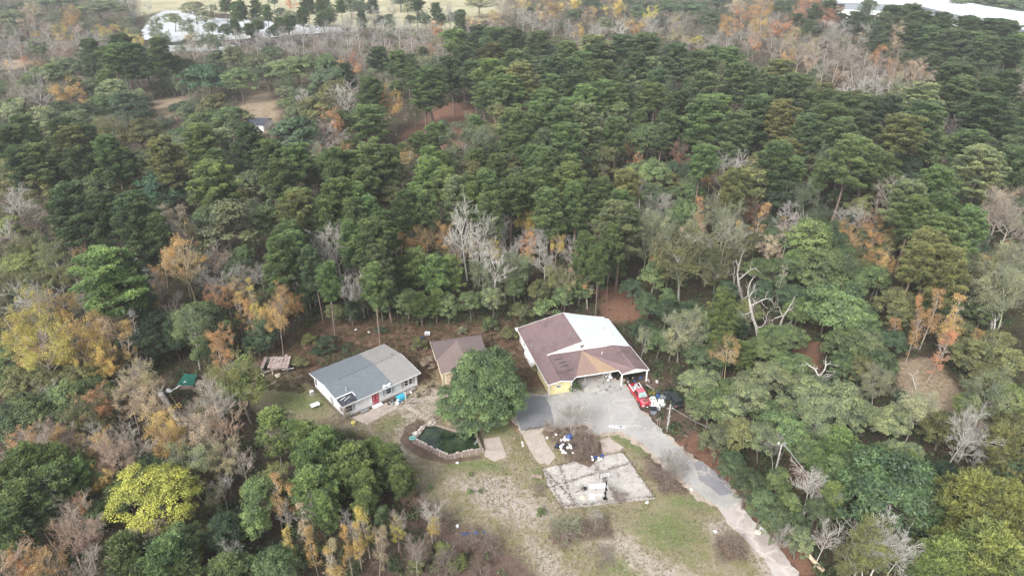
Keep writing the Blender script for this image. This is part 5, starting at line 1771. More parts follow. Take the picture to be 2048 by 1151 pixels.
# ---- the wood between the surveyed crowns: fill with trees like their neighbours
KEEPOUT = [LAWN_W, SCRUB_W] + [q for q, s in ZW['dry']] + [q for q, s in ZW['field']] + [poly_w(POND), poly_w([(1640,60),(1640,-12),(2100,-12),(2100,110)]), poly_w([(880,200),(950,210),(990,280),(930,310),(830,330),(790,330),(790,260)]), poly_w([(1195,575),(1262,575),(1280,640),(1215,650)]), poly_w([(1020,610),(1270,600),(1350,760),(1400,860),(1520,985),(1700,1200),(1100,1200),(1040,800)]), poly_w([(500,700),(600,690),(600,780),(500,780)]), poly_w([(600,740),(770,675),(850,740),(840,790),(690,850),(610,790)]), poly_w([(800,1020),(1100,1020),(1130,1290),(760,1290)]), poly_w([(470,212),(560,212),(575,290),(470,290)]), poly_w([(550,740),(740,760),(770,940),(560,900)]), poly_w([(325,740),(430,730),(440,800),(380,870),(315,790)])]
TP = np.array([[t[5].x, t[5].y] for t in TREES]); TD = np.array([t[3] for t in TREES]); base_n = len(TREES); cand = []
rf = random.Random(77); y = 46.
while y < 620:
    sp = 5.6 if y < 160 else 5.6 + (y-160)*.022; half = y*.80+26; x = -half
    while x < half:
        cand.append((x+rf.uniform(-.45,.45)*sp, y+rf.uniform(-.45,.45)*sp, sp)); x += sp
    y += sp
CP = np.array([c[:2] for c in cand]); ok = np.ones(len(CP), bool)
for q in KEEPOUT: ok &= sdf(CP, q) > 1.2
pool_ = []; BUD = dict(P=298, O=298, B=296, S=294, T=240, N=170, C=110, Q=120); have = Counter(t[1] for t in TREES); TK = [(t[1], t[2]) for t in TREES]
for i in np.where(ok)[0]:
    x, y, sp = cand[i]; d = np.hypot(TP[:,0]-x, TP[:,1]-y)
    if (d < TD*.34+.8).any(): continue
    X_, Y_ = px((x, y, 8))
    if X_ < -60 or X_ > 2110 or Y_ < -20 or Y_ > 1290: continue
    db = d[:base_n]; j = int(rf.choice(list(np.argsort(db)[:4]))); k, c = TK[j]
    if k in 'XUWVMDY' or db[j] > 40 or (k == 'P' and y < 180): k, c = 'O', rf.choice(['g','dg','gg','ol','bg'])
    if k in 'SCB' and y < 230 and rf.random() < .35: k, c = 'O', rf.choice(['ol','g','bg'])
    D = dict(P=7, Q=5.5, O=7, N=4.5, B=7, S=6, T=7, C=4)[k]*rf.uniform(.8,1.2)*(1 if y < 200 else 1+.0012*(y-200)); h = H0[k]*rf.uniform(.62,.85)*(1.0 if k == 'P' else .85)
    pool_.append([k, c, x, y, D, h]); TP = np.vstack([TP, [x, y]]); TD = np.append(TD, D)
# which of them show: paint crowns far to near into a coarse id buffer
SC = 4; IW, IH = 2048//SC, 1151//SC; buf = np.full((IH, IW), -1, int); YY, XX = np.mgrid[0:IH, 0:IW]
allc = [(t[5].x, t[5].y, t[3], t[4], -1, t[1]) for t in TREES] + [(p[2], p[3], p[4], p[5], i, p[0]) for i, p in enumerate(pool_)]; allc.sort(key=lambda a: -a[1])
for (x, y, D, h, i, k) in allc:
    zc, hh = (.76*h, .24*h) if k == 'P' else (.6*h, .4*h); X_, Y_ = px((x, y, zc)); s = math.hypot(math.hypot(x, y), CAM_H-zc); rx = FOC*D/2/s/SC*.85; ry = FOC*(hh*.8+D*.2)/s/SC*.9; X_ /= SC; Y_ /= SC
    x0, x1, y0, y1 = max(0,int(X_-rx)), min(IW,int(X_+rx)+2), max(0,int(Y_-ry)), min(IH,int(Y_+ry)+2)
    if x0 >= x1 or y0 >= y1: continue
    sub = ((XX[y0:y1,x0:x1]-X_)/rx)**2 + ((YY[y0:y1,x0:x1]-Y_)/ry)**2 < 1; buf[y0:y1,x0:x1][sub] = i if k not in 'BSC' else np.where(sub, i, 0)[sub]
vis = Counter(buf[buf >= 0].tolist()); fill = 0
for i in sorted(vis, key=lambda i: -vis[i]):
    k, c, x, y, D, h = pool_[i]
    if vis[i] < 5: break
    for k2 in ([k] + (['T','N'] if k == 'O' else ['O','T'] if k == 'P' else ['C','T'] if k in 'SB' else [])):
        if have[k2] < BUD.get(k2, 300): break
    else: continue
    have[k2] += 1; put_tree(k2, c, (x, y, 0), D, h, lean=.03); fill += 1
# ---- labels: look + the landmark nearest in view + which of several
LM = [('far pale pond',(430,60)),('long white warehouse',(1900,50)),('far blue-roofed shed',(510,235)),('red needle clearing',(925,255)),('far sandy clearing',(340,225)),('dry clearing',(1870,790)),('fallen log',(345,820)),('big yellow tree',(305,1020)),('large magnolia-like tree',(1795,1020)),('white leafless trees',(670,560)),('dead snags',(1525,590)),("photo's upper left corner",(10,10)),("photo's lower left corner",(10,1140)),("photo's lower right corner",(2038,1140)),("photo's left edge, halfway",(0,560)),("photo's right edge, halfway",(2045,560)),('collapsed shed',(550,735)),('white house',(730,750)),('garage',(905,715)),('big house',(1160,700)),('swimming pool',(895,880)),('basketball hoop',(1210,960)),('red truck',(1280,785)),('lower track end',(1560,1110)),("photo's top edge middle",(1024,0)),("photo's upper left edge",(0,290)),("photo's upper right edge",(2045,290)),('orange slender stand',(1895,650)),('tall orange tree',(370,560)),('pale mossy trees',(1450,500)),('central pine stand',(1100,200)),('middle pine stand',(760,380)),('right pine stand',(1720,230)),('creek',(700,90)),('pinkish thicket',(1750,150)),('second utility pole',(1553,940)),('blue tarp scraps',(860,1110)),('pinkish leafless trees',(420,880)),('middle right woods',(1700,420)),('left pine stand',(250,420)),('far left oaks',(120,190)),('lower hedge',(1560,850))]
_o = 'second third fourth fifth sixth seventh eighth ninth tenth eleventh twelfth thirteenth fourteenth fifteenth sixteenth seventeenth eighteenth nineteenth twentieth'.split()
ORD = ['leftmost'] + [w_ + ' from left' for w_ in _o]
bk = {}
for t in TREES:
    e, k, c, D, h, p = t; X_, Y_ = px((p.x, p.y, h*.7)); t.append((X_, Y_))
    if 'label' not in e:
        j = min(range(len(LM)), key=lambda i: (LM[i][1][0]-X_)**2 + ((LM[i][1][1]-Y_)*1.3)**2); L, (lx, ly) = LM[j]; dx, dy = X_-lx, Y_-ly
        if abs(dx)+abs(dy) < 26: rel = 'beside'
        elif abs(dx) > abs(dy)*1.2: rel = 'right of' if dx > 0 else 'left of'
        else: rel = 'below' if dy > 0 else 'above'
        if 'edge' in L or 'corner' in L or 'end' in L.split(): rel = 'near'
        bk.setdefault((WORD[c] + ' ' + FORM[k], rel + (' ' if L.startswith('photo') and False else ' the ') + L), []).append(t)
for (look, place), ts in bk.items():
    if len(ts) > 4:
        ts.sort(key=lambda t: -t[3]); n = len(ts)//2; parts = [('large ', ts[:n]), ('small ', ts[n:])]
    else: parts = [('', ts)]
    for pre, g in parts:
        g.sort(key=lambda t: t[6][0])
        for i, t in enumerate(g):
            lab = f'{pre}{look} {place}' + ('' if len(g) == 1 else ', ' + (ORD[min(i, len(ORD)-1)]))
            t[0]['label'] = lab
GRP = dict(P='tall pines of the wood', Q='young bushy pines', O='broad evergreen trees of the wood', M='dark glossy trees', Y='bright yellow trees', N='narrow leafy trees', U='leafy shrubs around the houses', B='leafless trees of the wood', S='thin autumn trees', T='moss-hung trees', C='slender sparse trees', D='dead snags', W='leafless shrubs of the clearing', V='low brown shrubs', X=None)
for t in TREES:
    e = t[0]; e['category'] = KIND[t[1]][1]
    if GRP[t[1]]: e['group'] = GRP[t[1]]
from collections import Counter
print('TREES', len(TREES), 'fill', fill, Counter(t[1] for t in TREES))
print('maxwords', max(len(t[0]['label'].split()) for t in TREES), 'dups', len(TREES)-len(set(t[0]['label'] for t in TREES)))
# ------------------------------------------------------------------ vehicles
def axes_from(rear, front):
    d = (front-rear); d.z = 0; d.normalize(); return d, Vector((d.y, -d.x, 0))     # forward, right
def car_frame(c, d): r = Vector((d.y, -d.x, 0)); return Matrix(((d.x, -r.x, 0, c.x), (d.y, -r.y, 0, c.y), (0, 0, 1, 0), (0, 0, 0, 1)))  # x forward, y left
def wheel(parent, x, y, r=.38, w=.24, flat=False):
    b = MB(); n = 18
    for k in range(n):
        a0, a1 = 2*math.pi*k/n, 2*math.pi*(k+1)/n; P0 = (x+r*math.cos(a0), r+r*math.sin(a0)); P1 = (x+r*math.cos(a1), r+r*math.sin(a1)); Q0 = (x+r*.6*math.cos(a0), r+r*.6*math.sin(a0)); Q1 = (x+r*.6*math.cos(a1), r+r*.6*math.sin(a1))
        b.quad((P0[0],y-w/2,P0[1]),(P1[0],y-w/2,P1[1]),(P1[0],y+w/2,P1[1]),(P0[0],y+w/2,P0[1]))
        for s in (-1,1): b.quad((P0[0],y+s*w/2,P0[1]),(P1[0],y+s*w/2,P1[1]),(Q1[0],y+s*w/2,Q1[1]),(Q0[0],y+s*w/2,Q0[1]))
    t = b.obj('wheel', M['tyre'], parent); b = MB()
    b.tube([(x,y-w*.4,r),(x,y+w*.4,r)], r*.6, 14); b.obj('rim', M['galv'], t)
def loft(b, secs, m=0, cap=True):
    """secs: list of rings (same count) joined into a shell"""
    n = len(secs[0]); base = len(b.v)
    for s in secs: b.v += [tuple(p) for p in s]
    for i in range(len(secs)-1):
        for k in range(n): k2 = (k+1) % n; b.f.append((base+i*n+k, base+i*n+k2, base+(i+1)*n+k2, base+(i+1)*n+k)); b.m.append(m)
    if cap: b.f.append(tuple(base+k for k in reversed(range(n)))); b.m.append(m); b.f.append(tuple(base+(len(secs)-1)*n+k for k in range(n))); b.m.append(m)
def ring(x, hw, z0, z1, bul=.05):   # body cross-section at x
    return [(x,-hw+.06,z0),(x,-hw,z0+.12),(x,-hw-bul*0,(z0+z1)/2),(x,-hw+.02,z1-.10),(x,-hw+.10,z1),(x,hw-.10,z1),(x,hw-.02,z1-.10),(x,hw,(z0+z1)/2),(x,hw,z0+.12),(x,hw-.06,z0)]
rw, fw = at(1262.7,787.3), at(1278.6,811.5); fwd, rgt = axes_from(rw, fw); c = (rw+fw)/2 + Vector((-fwd.y, fwd.x, 0))*.88   # the wheels surveyed are on its right-hand side as seen; the body lies to its left
TMx = car_frame(c, fwd)
tr = empty('pickup_truck', M=TMx, label='red pickup truck with junk piled in its bed', cat='truck')
b = MB(); loft(b, [ring(2.75,.80,.50,.92), ring(2.66,.88,.42,1.02), ring(2.2,.93,.42,1.08), ring(1.3,.95,.42,1.14), ring(.95,.95,.40,1.16), ring(-.75,.95,.40,1.16)]); 
body = b.obj('body', M['red_paint'], tr, True)
b = MB(); loft(b, [ring(2.62,.74,1.0,1.04), ring(2.0,.80,1.06,1.14), ring(1.15,.82,1.12,1.20)]); b.obj('hood', M['red_faded'], tr, True)
b = MB(); loft(b, [[(x,-w,1.14),(x2,-w2,1.78),(x2,w2,1.78),(x,w,1.14)] for x,w,x2,w2 in ((1.05,.86,.40,.70),(.95,.88,.36,.71))]); 
b = MB(); b.v = [(1.05,-.86,1.15),(1.05,.86,1.15),(-.82,.88,1.15),(-.82,-.88,1.15),(.42,-.68,1.80),(.42,.68,1.80),(-.62,.70,1.82),(-.62,-.70,1.82)]; 
for f in ((0,3,7,4),(1,5,6,2),(0,4,5,1),(2,6,7,3)): b.f.append(f); b.m.append(0)
b.obj('cab_frame', M['red_paint'], tr)
b = MB(); loft(b, [[(x,-.69,1.79),(x,-.62,1.85),(x,.62,1.85),(x,.69,1.79)] for x in (.46,.1,-.3,-.66)]); b.obj('roof', M['red_faded'], tr)
b = MB(); b.quad((1.02,-.80,1.19),(1.02,.80,1.19),(.455,.63,1.775),(.455,-.63,1.775)); o = b.obj('windscreen', M['windshield'], tr); 
for v in o.data.vertices: v.co += Vector((.02,0,.012))
for s in (-1,1):
    b = MB(); b.quad((.80,s*.885,1.2),(.05,s*.895,1.2),(.05,s*.735,1.74),(.40,s*.725,1.74)); b.quad((-.02,s*.895,1.2),(-.62,s*.895,1.2),(-.52,s*.735,1.74),(-.02,s*.735,1.74)); b.obj('side_window', M['dark_glass'], tr)
    b = MB(); b.box((.72,s*1.0-.1,1.18),(.86,s*1.0+.1,1.36)); b.obj('mirror', M['red_paint'], tr)
    b = MB(); b.box((2.70,s*.62-.16,.74),(2.78,s*.62+.16,.90)); b.obj('headlight', M['white_plastic'], tr)
    b = MB(); b.bar((-.85,s*.9,1.22),(-3.0,s*.9,1.22),.14,.08); o = b.obj('bed_rail', M['white_trim'], tr)
    b = MB(); b.box((-3.05,s*.93-.06,.45),(-.80,s*.93+.03,1.18)); b.obj('bed_side', M['red_paint'], tr)
    b = MB(); b.tube([(1.72-.5,s*.965,.5),(1.72-.42,s*.97,.78),(1.72,s*.97,.90),(1.72+.42,s*.97,.78),(1.72+.5,s*.965,.5)], .035, 6); b.obj('wheel_arch', M['black'], tr)
b = MB(); b.box((-3.0,-.87,.55),(-.82,.87,.62)); b.box((-3.08,-.9,.5),(-3.02,.9,1.15)); b.obj('bed_floor', M['red_paint'], tr)
b = MB(); b.box((2.74,-.90,.42),(2.90,.90,.62)); b.obj('front_bumper', M['chrome'], tr); b = MB(); b.box((2.70,-.44,.66),(2.765,.44,.90)); b.obj('grille', M['black'], tr)
b = MB(); b.box((2.895,-.16,.46),(2.91,.16,.58)); b.obj('number_plate', M['white_plastic'], tr)
b = MB(); b.box((-3.2,-.88,.42),(-3.1,.88,.58)); b.obj('rear_bumper', M['chrome'], tr)
for x in (1.72,-1.72):
    for y in (-.84,.84): wheel(tr, x, y)
def place(o, x, y, z=0, rz=0): o.location = at(x, y, z) if y > 5 else Vector((x, y, z)); o.rotation_euler = (0,0,rz); return o
def blobthing(name, c, r, m, label, cat, group=None, seed=0, lump=.35, kids=None, n=14, rings=9):
    b = MB(); b.blob((0,0,r[2]*.8), r, random.Random(seed), n, rings, lump); o = b.obj(name, m, None, True); o.location = c; o.rotation_euler = (0,0,seed*1.3); return tag(o, label, cat, group)
# load in the truck bed
for k, (x, y, z, r, mk, lab) in enumerate([(-1.5,.1,.9,(.55,.5,.5),'white_plastic','lumpy white bag in the truck bed, nearest the cab'),(-2.1,-.35,.85,(.4,.4,.35),'grey_plastic','grey bag in the middle of the truck bed'),(-2.6,.3,.85,(.35,.45,.4),'galv','dull crumpled bundle at the rear of the truck bed'),(-2.3,.4,.8,(.3,.3,.3),'blue','small blue bag in the truck bed')]):
    blobthing('bag', TMx @ Vector((x,y,z-.2)), r, M[mk], lab, 'bag', seed=k)
b = MB(); b.box((-.45,-.35,0),(.45,.35,.5)); b.box((-.38,-.28,.5),(.38,.28,.53), m=1); o = b.obj('crate', [M['white_plastic'], M['galv']], None, bevel=.03); o.matrix_world = TMx @ Matrix.Translation((-1.05,-.2,1.15)) @ Matrix.Rotation(.2,4,'Z'); tag(o, 'white crate riding behind the truck cab', 'crate')
# dark SUV under the trees, nose away from the camera
a0 = at(1333,789,1.0); a1 = at(1360,803,1.75); rf0 = at(1343.5,780.5,1.75); rf1 = at(1358,798.5,1.75); d, r_ = axes_from(rf1, rf0); cc_ = (rf0+rf1)/2; cc_.z = 0; cc_ += d*.45
SMx = car_frame(cc_, d)
sv = empty('suv', M=SMx, label='dark green-black SUV parked among the brush under the trees', cat='car')
b = MB(); loft(b, [ring(-2.3,.84,.5,1.0), ring(-2.2,.9,.42,1.06), ring(1.0,.92,.42,1.06), ring(2.0,.88,.42,.98), ring(2.4,.78,.5,.86)]); b.obj('body', M['car_black'], sv, True)
b = MB(); b.v = [(1.1,-.84,1.05),(1.1,.84,1.05),(-2.25,.84,1.05),(-2.25,-.84,1.05),(.45,-.66,1.68),(.45,.66,1.68),(-2.0,.68,1.70),(-2.0,-.68,1.70)]
for f in ((0,3,7,4),(1,5,6,2),(0,4,5,1),(2,6,7,3)): b.f.append(f); b.m.append(0)
b.obj('window_band', M['dark_glass'], sv)
b = MB(); loft(b, [[(x,-.68,1.68),(x,-.58,1.76),(x,.58,1.76),(x,.68,1.68)] for x in (.5,0,-1,-2.05)]); b.obj('roof', M['car_black'], sv)
for s in (-1,1):
    b = MB(); b.bar((.2,s*.60,1.80),(-1.8,s*.60,1.80),.05,.04); b.obj('roof_rack', M['black'], sv)
    for x in (-.05,-1.15): b = MB(); b.bar((x,s*.85,1.05),(x,s*.70,1.70),.08,.03); b.obj('pillar', M['car_black'], sv)
    b = MB(); b.box((-2.36,s*.70-.1,.8),(-2.29,s*.70+.1,1.0)); b.obj('tail_light', M['red_paint'], sv)
b = MB(); b.box((-2.42,-.86,.42),(-2.3,.86,.6)); b.obj('rear_bumper', M['black'], sv)
for x in (1.45,-1.45):
    for y in (-.8,.8): wheel(sv, x, y, .36)
# ------------------------------------------------------------------ basketball hoop
hp = at(1210,997); d = Vector((-.28,.96,0)).normalized()      # faces up the court
HM = Matrix(((d.y, d.x, 0, hp.x), (-d.x, d.y, 0, hp.y), (0,0,1,.08), (0,0,0,1)))  # x across, y forward
ho = empty('basketball_hoop', M=HM, label='black basketball hoop standing at the lower edge of the concrete court', cat='basketball hoop')
b = MB(); b.tube([(0,0,0),(0,0,2.9)], [.10,.085], 8); b.obj('pole', M['black'], ho)
b = MB(); b.tube([(0,0,2.85),(.05,.5,3.6)], .05, 6); b.tube([(0,0,2.4),(-.05,.6,3.5)], .03, 6); b.tube([(0,.05,2.7),(.45,.62,3.45)], .025, 6); b.tube([(0,.05,2.7),(-.45,.62,3.45)], .025, 6); b.obj('support_arm', M['black'], ho)
b = MB(); W_ = .78
for z in (3.35,4.3): b.bar((-W_,.66,z),(W_,.66,z),.05,.05)
for x in (-W_,W_): b.bar((x,.66,3.35),(x,.66,4.3),.05,.05)
for z in (3.5,3.95): b.bar((-.3,.655,z),(.3,.655,z),.035,.04)
for x in (-.3,.3): b.bar((x,.655,3.5),(x,.655,3.95),.035,.04)
b.obj('backboard_frame', M['black'], ho)
AC = bpy.data.materials.new('clear_board'); AC.use_nodes = True; p_ = AC.node_tree.nodes['Principled BSDF']; p_.inputs['Base Color'].default_value = (.85,.86,.88,1); p_.inputs['Alpha'].default_value = .35; p_.inputs['Roughness'].default_value = .2
b = MB(); b.box((-W_,.66,3.37),(W_,.672,4.28)); b.obj('backboard', AC, ho)
b = MB(); b.tube([(.23*math.cos(t*math.pi/8),.93+.23*math.sin(t*math.pi/8),3.5) for t in range(17)], .018, 5); b.obj('rim', M['rust'], ho)
b = MB(); b.box((-.12,-.16,.9),(.12,.16,1.2)); b.box((-.10,-.3,1.7),(.14,.1,1.95)); b.box((-.25,-.05,1.05),(-.1,.08,1.2)); b.obj('lift_mechanism', M['black'], ho)
b = MB(); b.box((-.3,-.3,-.06),(.3,.3,.05)); b.obj('base', M['black'], ho)
# ------------------------------------------------------------------ utility poles with their wires
def upole(x, y, h, label, crossz, lean=(0,0)):
    p = at(x, y); e = empty('utility_pole', loc=p, label=label, cat='utility pole'); b = MB(); b.tube([(0,0,-.2),(lean[0]*.5,lean[1]*.5,h*.5),(lean[0],lean[1],h)], [.16,.14,.11], 8); b.obj('pole', M['pole'], e)
    for z, w in crossz: b = MB(); b.bar((lean[0]*z/h-w/2,0,z),(lean[0]*z/h+w/2,.1,z+.05),.09,.09); b.obj('crossarm', M['pole'], e)
    return p, e
p1, e1 = upole(1334,862,5.4,'grey weathered utility pole beside the driveway',((4.6,1.1),(2.9,.7)))
b = MB(); b.box((-.12,-.3,2.1),(.12,-.14,2.7)); b.box((-.1,-.28,3.2),(.1,-.14,3.5)); b.obj('meter_box', M['galv'], e1)
p2, e2 = upole(1547,958,6.8,'second utility pole, standing in the hedge right of the track',((6.6,1.4),))
b = MB(); b.tube([(.45,.05,6.3),(.45,.05,6.95)], .17, 10); b.obj('transformer', M['galv'], e2); b = MB(); b.blob((-.5,0,6.95),(.14,.14,.12),random.Random(1),8,5,.1); b.obj('lamp', M['white_plastic'], e2)
def wire(name, a, c, sag, label, r=.03):
    pts = [a.lerp(c, t/14) - Vector((0,0,sag*4*(t/14)*(1-t/14))) for t in range(15)]; b = MB(); b.tube(pts, r, 5); return tag(b.obj(name, M['galv']), label, 'wire')
t1 = p1+Vector((0,0,4.7)); t2 = p2+Vector((0,0,6.6)); wire('wire', t1+Vector((.3,.1,0)), t2+Vector((-.4,0,0)), 1.4, 'wire sagging from the driveway pole towards the hedge pole', .022)
e_ = at(1672,1052,3.0); wire('wire', t2+Vector((.4,.1,0)), e_+Vector((3,-4,0)), .3, 'pale wire running down from the hedge pole into the dead trees', .045)
p = at(1314.5,851); ms = empty('meter_post', loc=p, label='rusty frame post at the right edge of the driveway', cat='post'); b = MB()
b.tube([(0,0,0),(0,0,1.6)], .05, 6); b.obj('post', M['rust'], ms); b = MB(); b.tube([(.35,.1,0),(.35,.1,1.8)], .05, 6); b.obj('post', M['rust'], ms); b = MB(); b.bar((-.35,0,1.2),(.45,.1,1.3),.08,.06); b.obj('crossbar', M['grey_wood'], ms)
# ------------------------------------------------------------------ things lying about
def board(x, y, z, sx, sy, rz, m, name, label, cat, t=.05, tilt=0):
    b = MB(); b.box((-sx/2,-sy/2,0),(sx/2,sy/2,t)); o = b.obj(name, m, None, bevel=.01); o.location = at(x, y, 0)+Vector((0,0,z)); o.rotation_euler = (tilt,0,rz); return tag(o, label, cat)
o = board(1233.5,853.5,.09,2.5,.55,-.1,M['white_paint'],'sign_board','white board with dark torn marks lying at the driveway edge','board',.04)
b = MB(); rs = random.Random(5)
for (x0,y0,x1,y1,w) in ((-.95,.17,-.85,.05,.12),(-.85,.03,-.82,-.12,.05),(-.42,.13,-.3,.10,.15),(-.3,.05,-.26,-.08,.12),(-.5,-.12,-.45,-.1,.1),(.1,.15,.45,.03,.12),(.35,.02,.3,-.14,.12),(.5,.0,.75,-.15,.2),(.55,.12,.8,.1,.12),(.76,.1,.82,-.16,.12)): b.bar((x0,y0,.045),(x1,y1,.045),w,.01)
b.obj('dark_mark', M['black'], o)
board(1196,972,.09,2.6,.85,.12,M['white_paint'],'door_slab','large white door slab lying flat on the court beside the hoop','board')
board(1184,993,.09,.75,1.0,.05,M['white_plastic'],'panel','bright white upright panel lying below the door slab','board')
board(1164.5,996,.09,.6,.7,.0,M['cream'],'panel','cream panel left of the bright white panel','board')
board(1197,990,.09,1.0,.8,.4,M['concrete_pink'] if 'concrete_pink' in M else M['stone'],'panel','pale broken panel right of the bright white panel','board')
b = MB(); rs = random.Random(2)
for k in range(9): b.bar((rs.uniform(-1,1),rs.uniform(-.7,.7),.05+.05*k),(rs.uniform(-1,1),rs.uniform(-.7,.7),.05+.05*k),.08,.05)
o = b.obj('broken_frame', M['grey_wood']); o.location = at(1162,980)+Vector((0,0,.09)); tag(o, 'tangle of broken grey slats on the court', 'wreckage')
b = MB(); b.box((-.35,-.25,0),(.35,.25,.25)); b.box((-.3,-.2,.25),(.3,.2,.29)); o = b.obj('monitor', M['black'], None, bevel=.03); o.location = at(1168.5,979)+Vector((0,0,.1)); o.rotation_euler = (0,0,.4); tag(o, 'small black box on the broken slats', 'box')
sb = board(1073,955,.30,1.75,.75,-.08,M['wood'],'plank_platform','weathered plank platform at the left edge of the court','platform',.08)
b = MB()
for x in (-.7,.7): b.box((x-.06,-.3,-.3),(x+.06,.3,0))
b.obj('support', M['grey_wood'], sb)
board(1045,888,.03,.35,1.3,.15,M['stone'],'stepping_slab','narrow pale slab on the grass between pool slab and path','slab',.08)
# white covered load and grey bin in front of the truck
p = at(1306,826)
bn = empty('bin', loc=p, label='grey wheeled bin tipped in front of the red truck', cat='bin'); b = MB(); loft(b, [[(-.42,-.42,.05),(.42,-.42,.05),(.42,.42,.05),(-.42,.42,.05)],[(-.52,-.52,.95),(.52,-.52,.95),(.52,.52,.95),(-.52,.52,.95)]]); b.obj('body', M['grey_plastic'], bn)
b = MB(); b.box((-.56,-.56,.95),(.56,.56,1.03)); b.obj('lid', M['bag'], bn)
for x in (-.35,.35):
    b = MB(); b.tube([(x-.05,-.45,.15),(x+.05,-.45,.15)], .14, 10); b.obj('wheel', M['tyre'], bn)
b = MB(); loft(b, [[(-.75,-1.3,0),(.75,-1.3,0),(.75,1.3,0),(-.75,1.3,0)],[(-.72,-1.2,.7),(.72,-1.25,.7),(.75,1.2,.9),(-.7,1.2,.9)],[(-.35,-.9,1.15),(.4,-.9,1.1),(.3,1.0,1.45),(-.3,1.0,1.4)]]); o = b.obj('covered_trailer', M['white_plastic'], None, bevel=.12); o.location = at(1307.5,812); o.rotation_euler = (0,0,.15); tag(o, 'white sheet-covered load between the truck and the grey bin', 'covered load')
blobthing('sack', at(1322,811), (.75,.65,.75), M['white_plastic'], 'round white sack right of the covered load', 'sack', seed=4)
blobthing('sack', at(1325,799), (.6,.5,.5), M['grey_plastic'], 'dark grey-blue sack behind the white sack', 'sack', seed=9); blobthing('sack', at(1316,796), (.4,.4,.4), M['blue'], 'small blue sack behind the covered load', 'sack', seed=12)
def chair(loc, rz, m, label, tip=0):
    e = empty('plastic_chair', label=label, cat='chair', M=Matrix.Translation(loc) @ Matrix.Rotation(rz,4,'Z') @ Matrix.Rotation(tip,4,'X')); b = MB(); b.box((-.25,-.25,.40),(.25,.25,.45)); b.obj('seat', m, e); b = MB(); b.box((-.25,.22,.45),(.25,.27,.9)); b.obj('backrest', m, e)
    for x in (-.22,.22):
        for y in (-.22,.22): b = MB(); b.box((x-.025,y-.025,0),(x+.025,y+.025,.40)); b.obj('leg', m, e)
    return e
chair(at(1148,782), .6, M['white_plastic'], 'white chair by the yellow corner of the carport')
# heaps in the carport and beside it
def heap(cx, cy, spread, n, seed, place_words, mats, zr=.3, group='rubbish bags'):
    rs = random.Random(seed); c0 = at(cx, cy)
    for k in range(n):
        mk, word = mats[k % len(mats)]; r = rs.uniform(.16,.34); q = c0 + Vector((rs.gauss(0,spread), rs.gauss(0,spread*.7), 0)); q.z = rs.uniform(0,zr)
        blobthing('rubbish_bag', q, (r,r*rs.uniform(.7,1),r*.75), M[mk], f'{word} rubbish bag in the {place_words}', 'bag', group+' in the '+place_words, seed=seed*31+k, lump=.4, n=9, rings=6)
BW = [('bag','black'),('white_plastic','white'),('bag','black'),('white_plastic','white'),('bag','black'),('blue','blue'),('bag','black'),('stone','pale')]
heap(1131,893,.75,24,1,'pile beside the rusty shrub',BW); heap(1126,880,.7,5,2,'pile beside the rusty shrub',[('white_plastic','white'),('stone','pale')])
heap(1136,907,.4,3,3,'pile beside the rusty shrub',[('white_plastic','white')])
heap(1192,918,.5,9,4,'small heap at the back of the court',[('white_plastic','white'),('white_plastic','white'),('blue','blue'),('stone','pale')])
heap(1216,757,.8,14,5,'carport',[('white_plastic','white'),('bag','black'),('white_plastic','white'),('galv','grey')])
heap(1262,757,1.0,16,6,'right porch',[('bag','black'),('galv','grey'),('blue','blue'),('bag','black'),('rust','brown')])
heap(1285,768,1.4,6,7,'brush right of the truck',[('stone','pale'),('bag','black'),('rust','brown'),('galv','grey')],.1)
heap(1324,786,.8,5,8,'clutter by the dark SUV',[('galv','grey'),('white_plastic','white'),('blue','blue'),('bag','black')],.15)
tag(blobthing('blue_bin', at(1138,878), (.55,.5,.6), M['blue'], 'blue bin beside the pile of rubbish bags', 'bin', seed=5, lump=.15), None)
for k, (x, y) in enumerate(((1291,1002),(1306,1002))): pass
for k, (x, y, lab) in enumerate(((1294,1005,'white crushed jug at the lower right court corner'),(1383,979,'white bucket on the grass right of the court'),(915,926,'white crumpled bag below the pool'),(915,1052,'white bag near the blue scraps'),(1430,1063,'white lump on the grass left of the track'),(1094,876,'white scrap on the path slabs'),(738,665,'white scrap in the brush behind the white house'),(712,660,'pale scrap behind the white house, left of the others'),(1112,869,'white scrap beside the dark asphalt'))):
    blobthing('litter', at(x,y), (.28,.22,.16), M['white_plastic'], lab, 'litter', seed=20+k)
b = MB(); rs = random.Random(9)
for k in range(14): x = rs.uniform(-1.6,1.8); y = rs.uniform(-.3,.3); b.bar((x,y,.04+.004*k),(x+rs.uniform(.2,.6),y+rs.uniform(-.2,.2),.08+.004*k),rs.uniform(.1,.3),.02)
o = b.obj('blue_tarp', M['blue']); o.location = at(945,1066); tag(o, 'torn blue tarp scraps in the brush at the lower edge of the lawn', 'tarp')
# clutter by the white house's right end
q = WM @ Vector((10.2,-1.0,0))
tb = empty('table', loc=q, rz=.68, label='table under a bright blue tarp at the right end of the white house', cat='table'); b = MB(); b.box((-.7,-.4,.68),(.7,.4,.73)); b.obj('tabletop', M['wood'], tb)
for x in (-.62,.62):
    for y in (-.32,.32): b = MB(); b.box((x-.03,y-.03,0),(x+.03,y+.03,.68)); b.obj('leg', M['wood'], tb)
b = MB(); loft(b, [[(-.85,-.55,.15),(.85,-.5,.1),(.8,.5,.2),(-.8,.55,.15)],[(-.78,-.46,.80),(.76,-.45,.78),(.72,.44,.82),(-.74,.46,.8)],[(-.5,-.25,1.0),(.4,-.2,.95),(.45,.25,1.08),(-.4,.3,1.0)]]); o = b.obj('tarp', M['tarp'], None, bevel=.06); o.location = q; o.rotation_euler = (0,0,.68); tag(o, 'bright blue tarp bundled over the table by the white house', 'tarp')
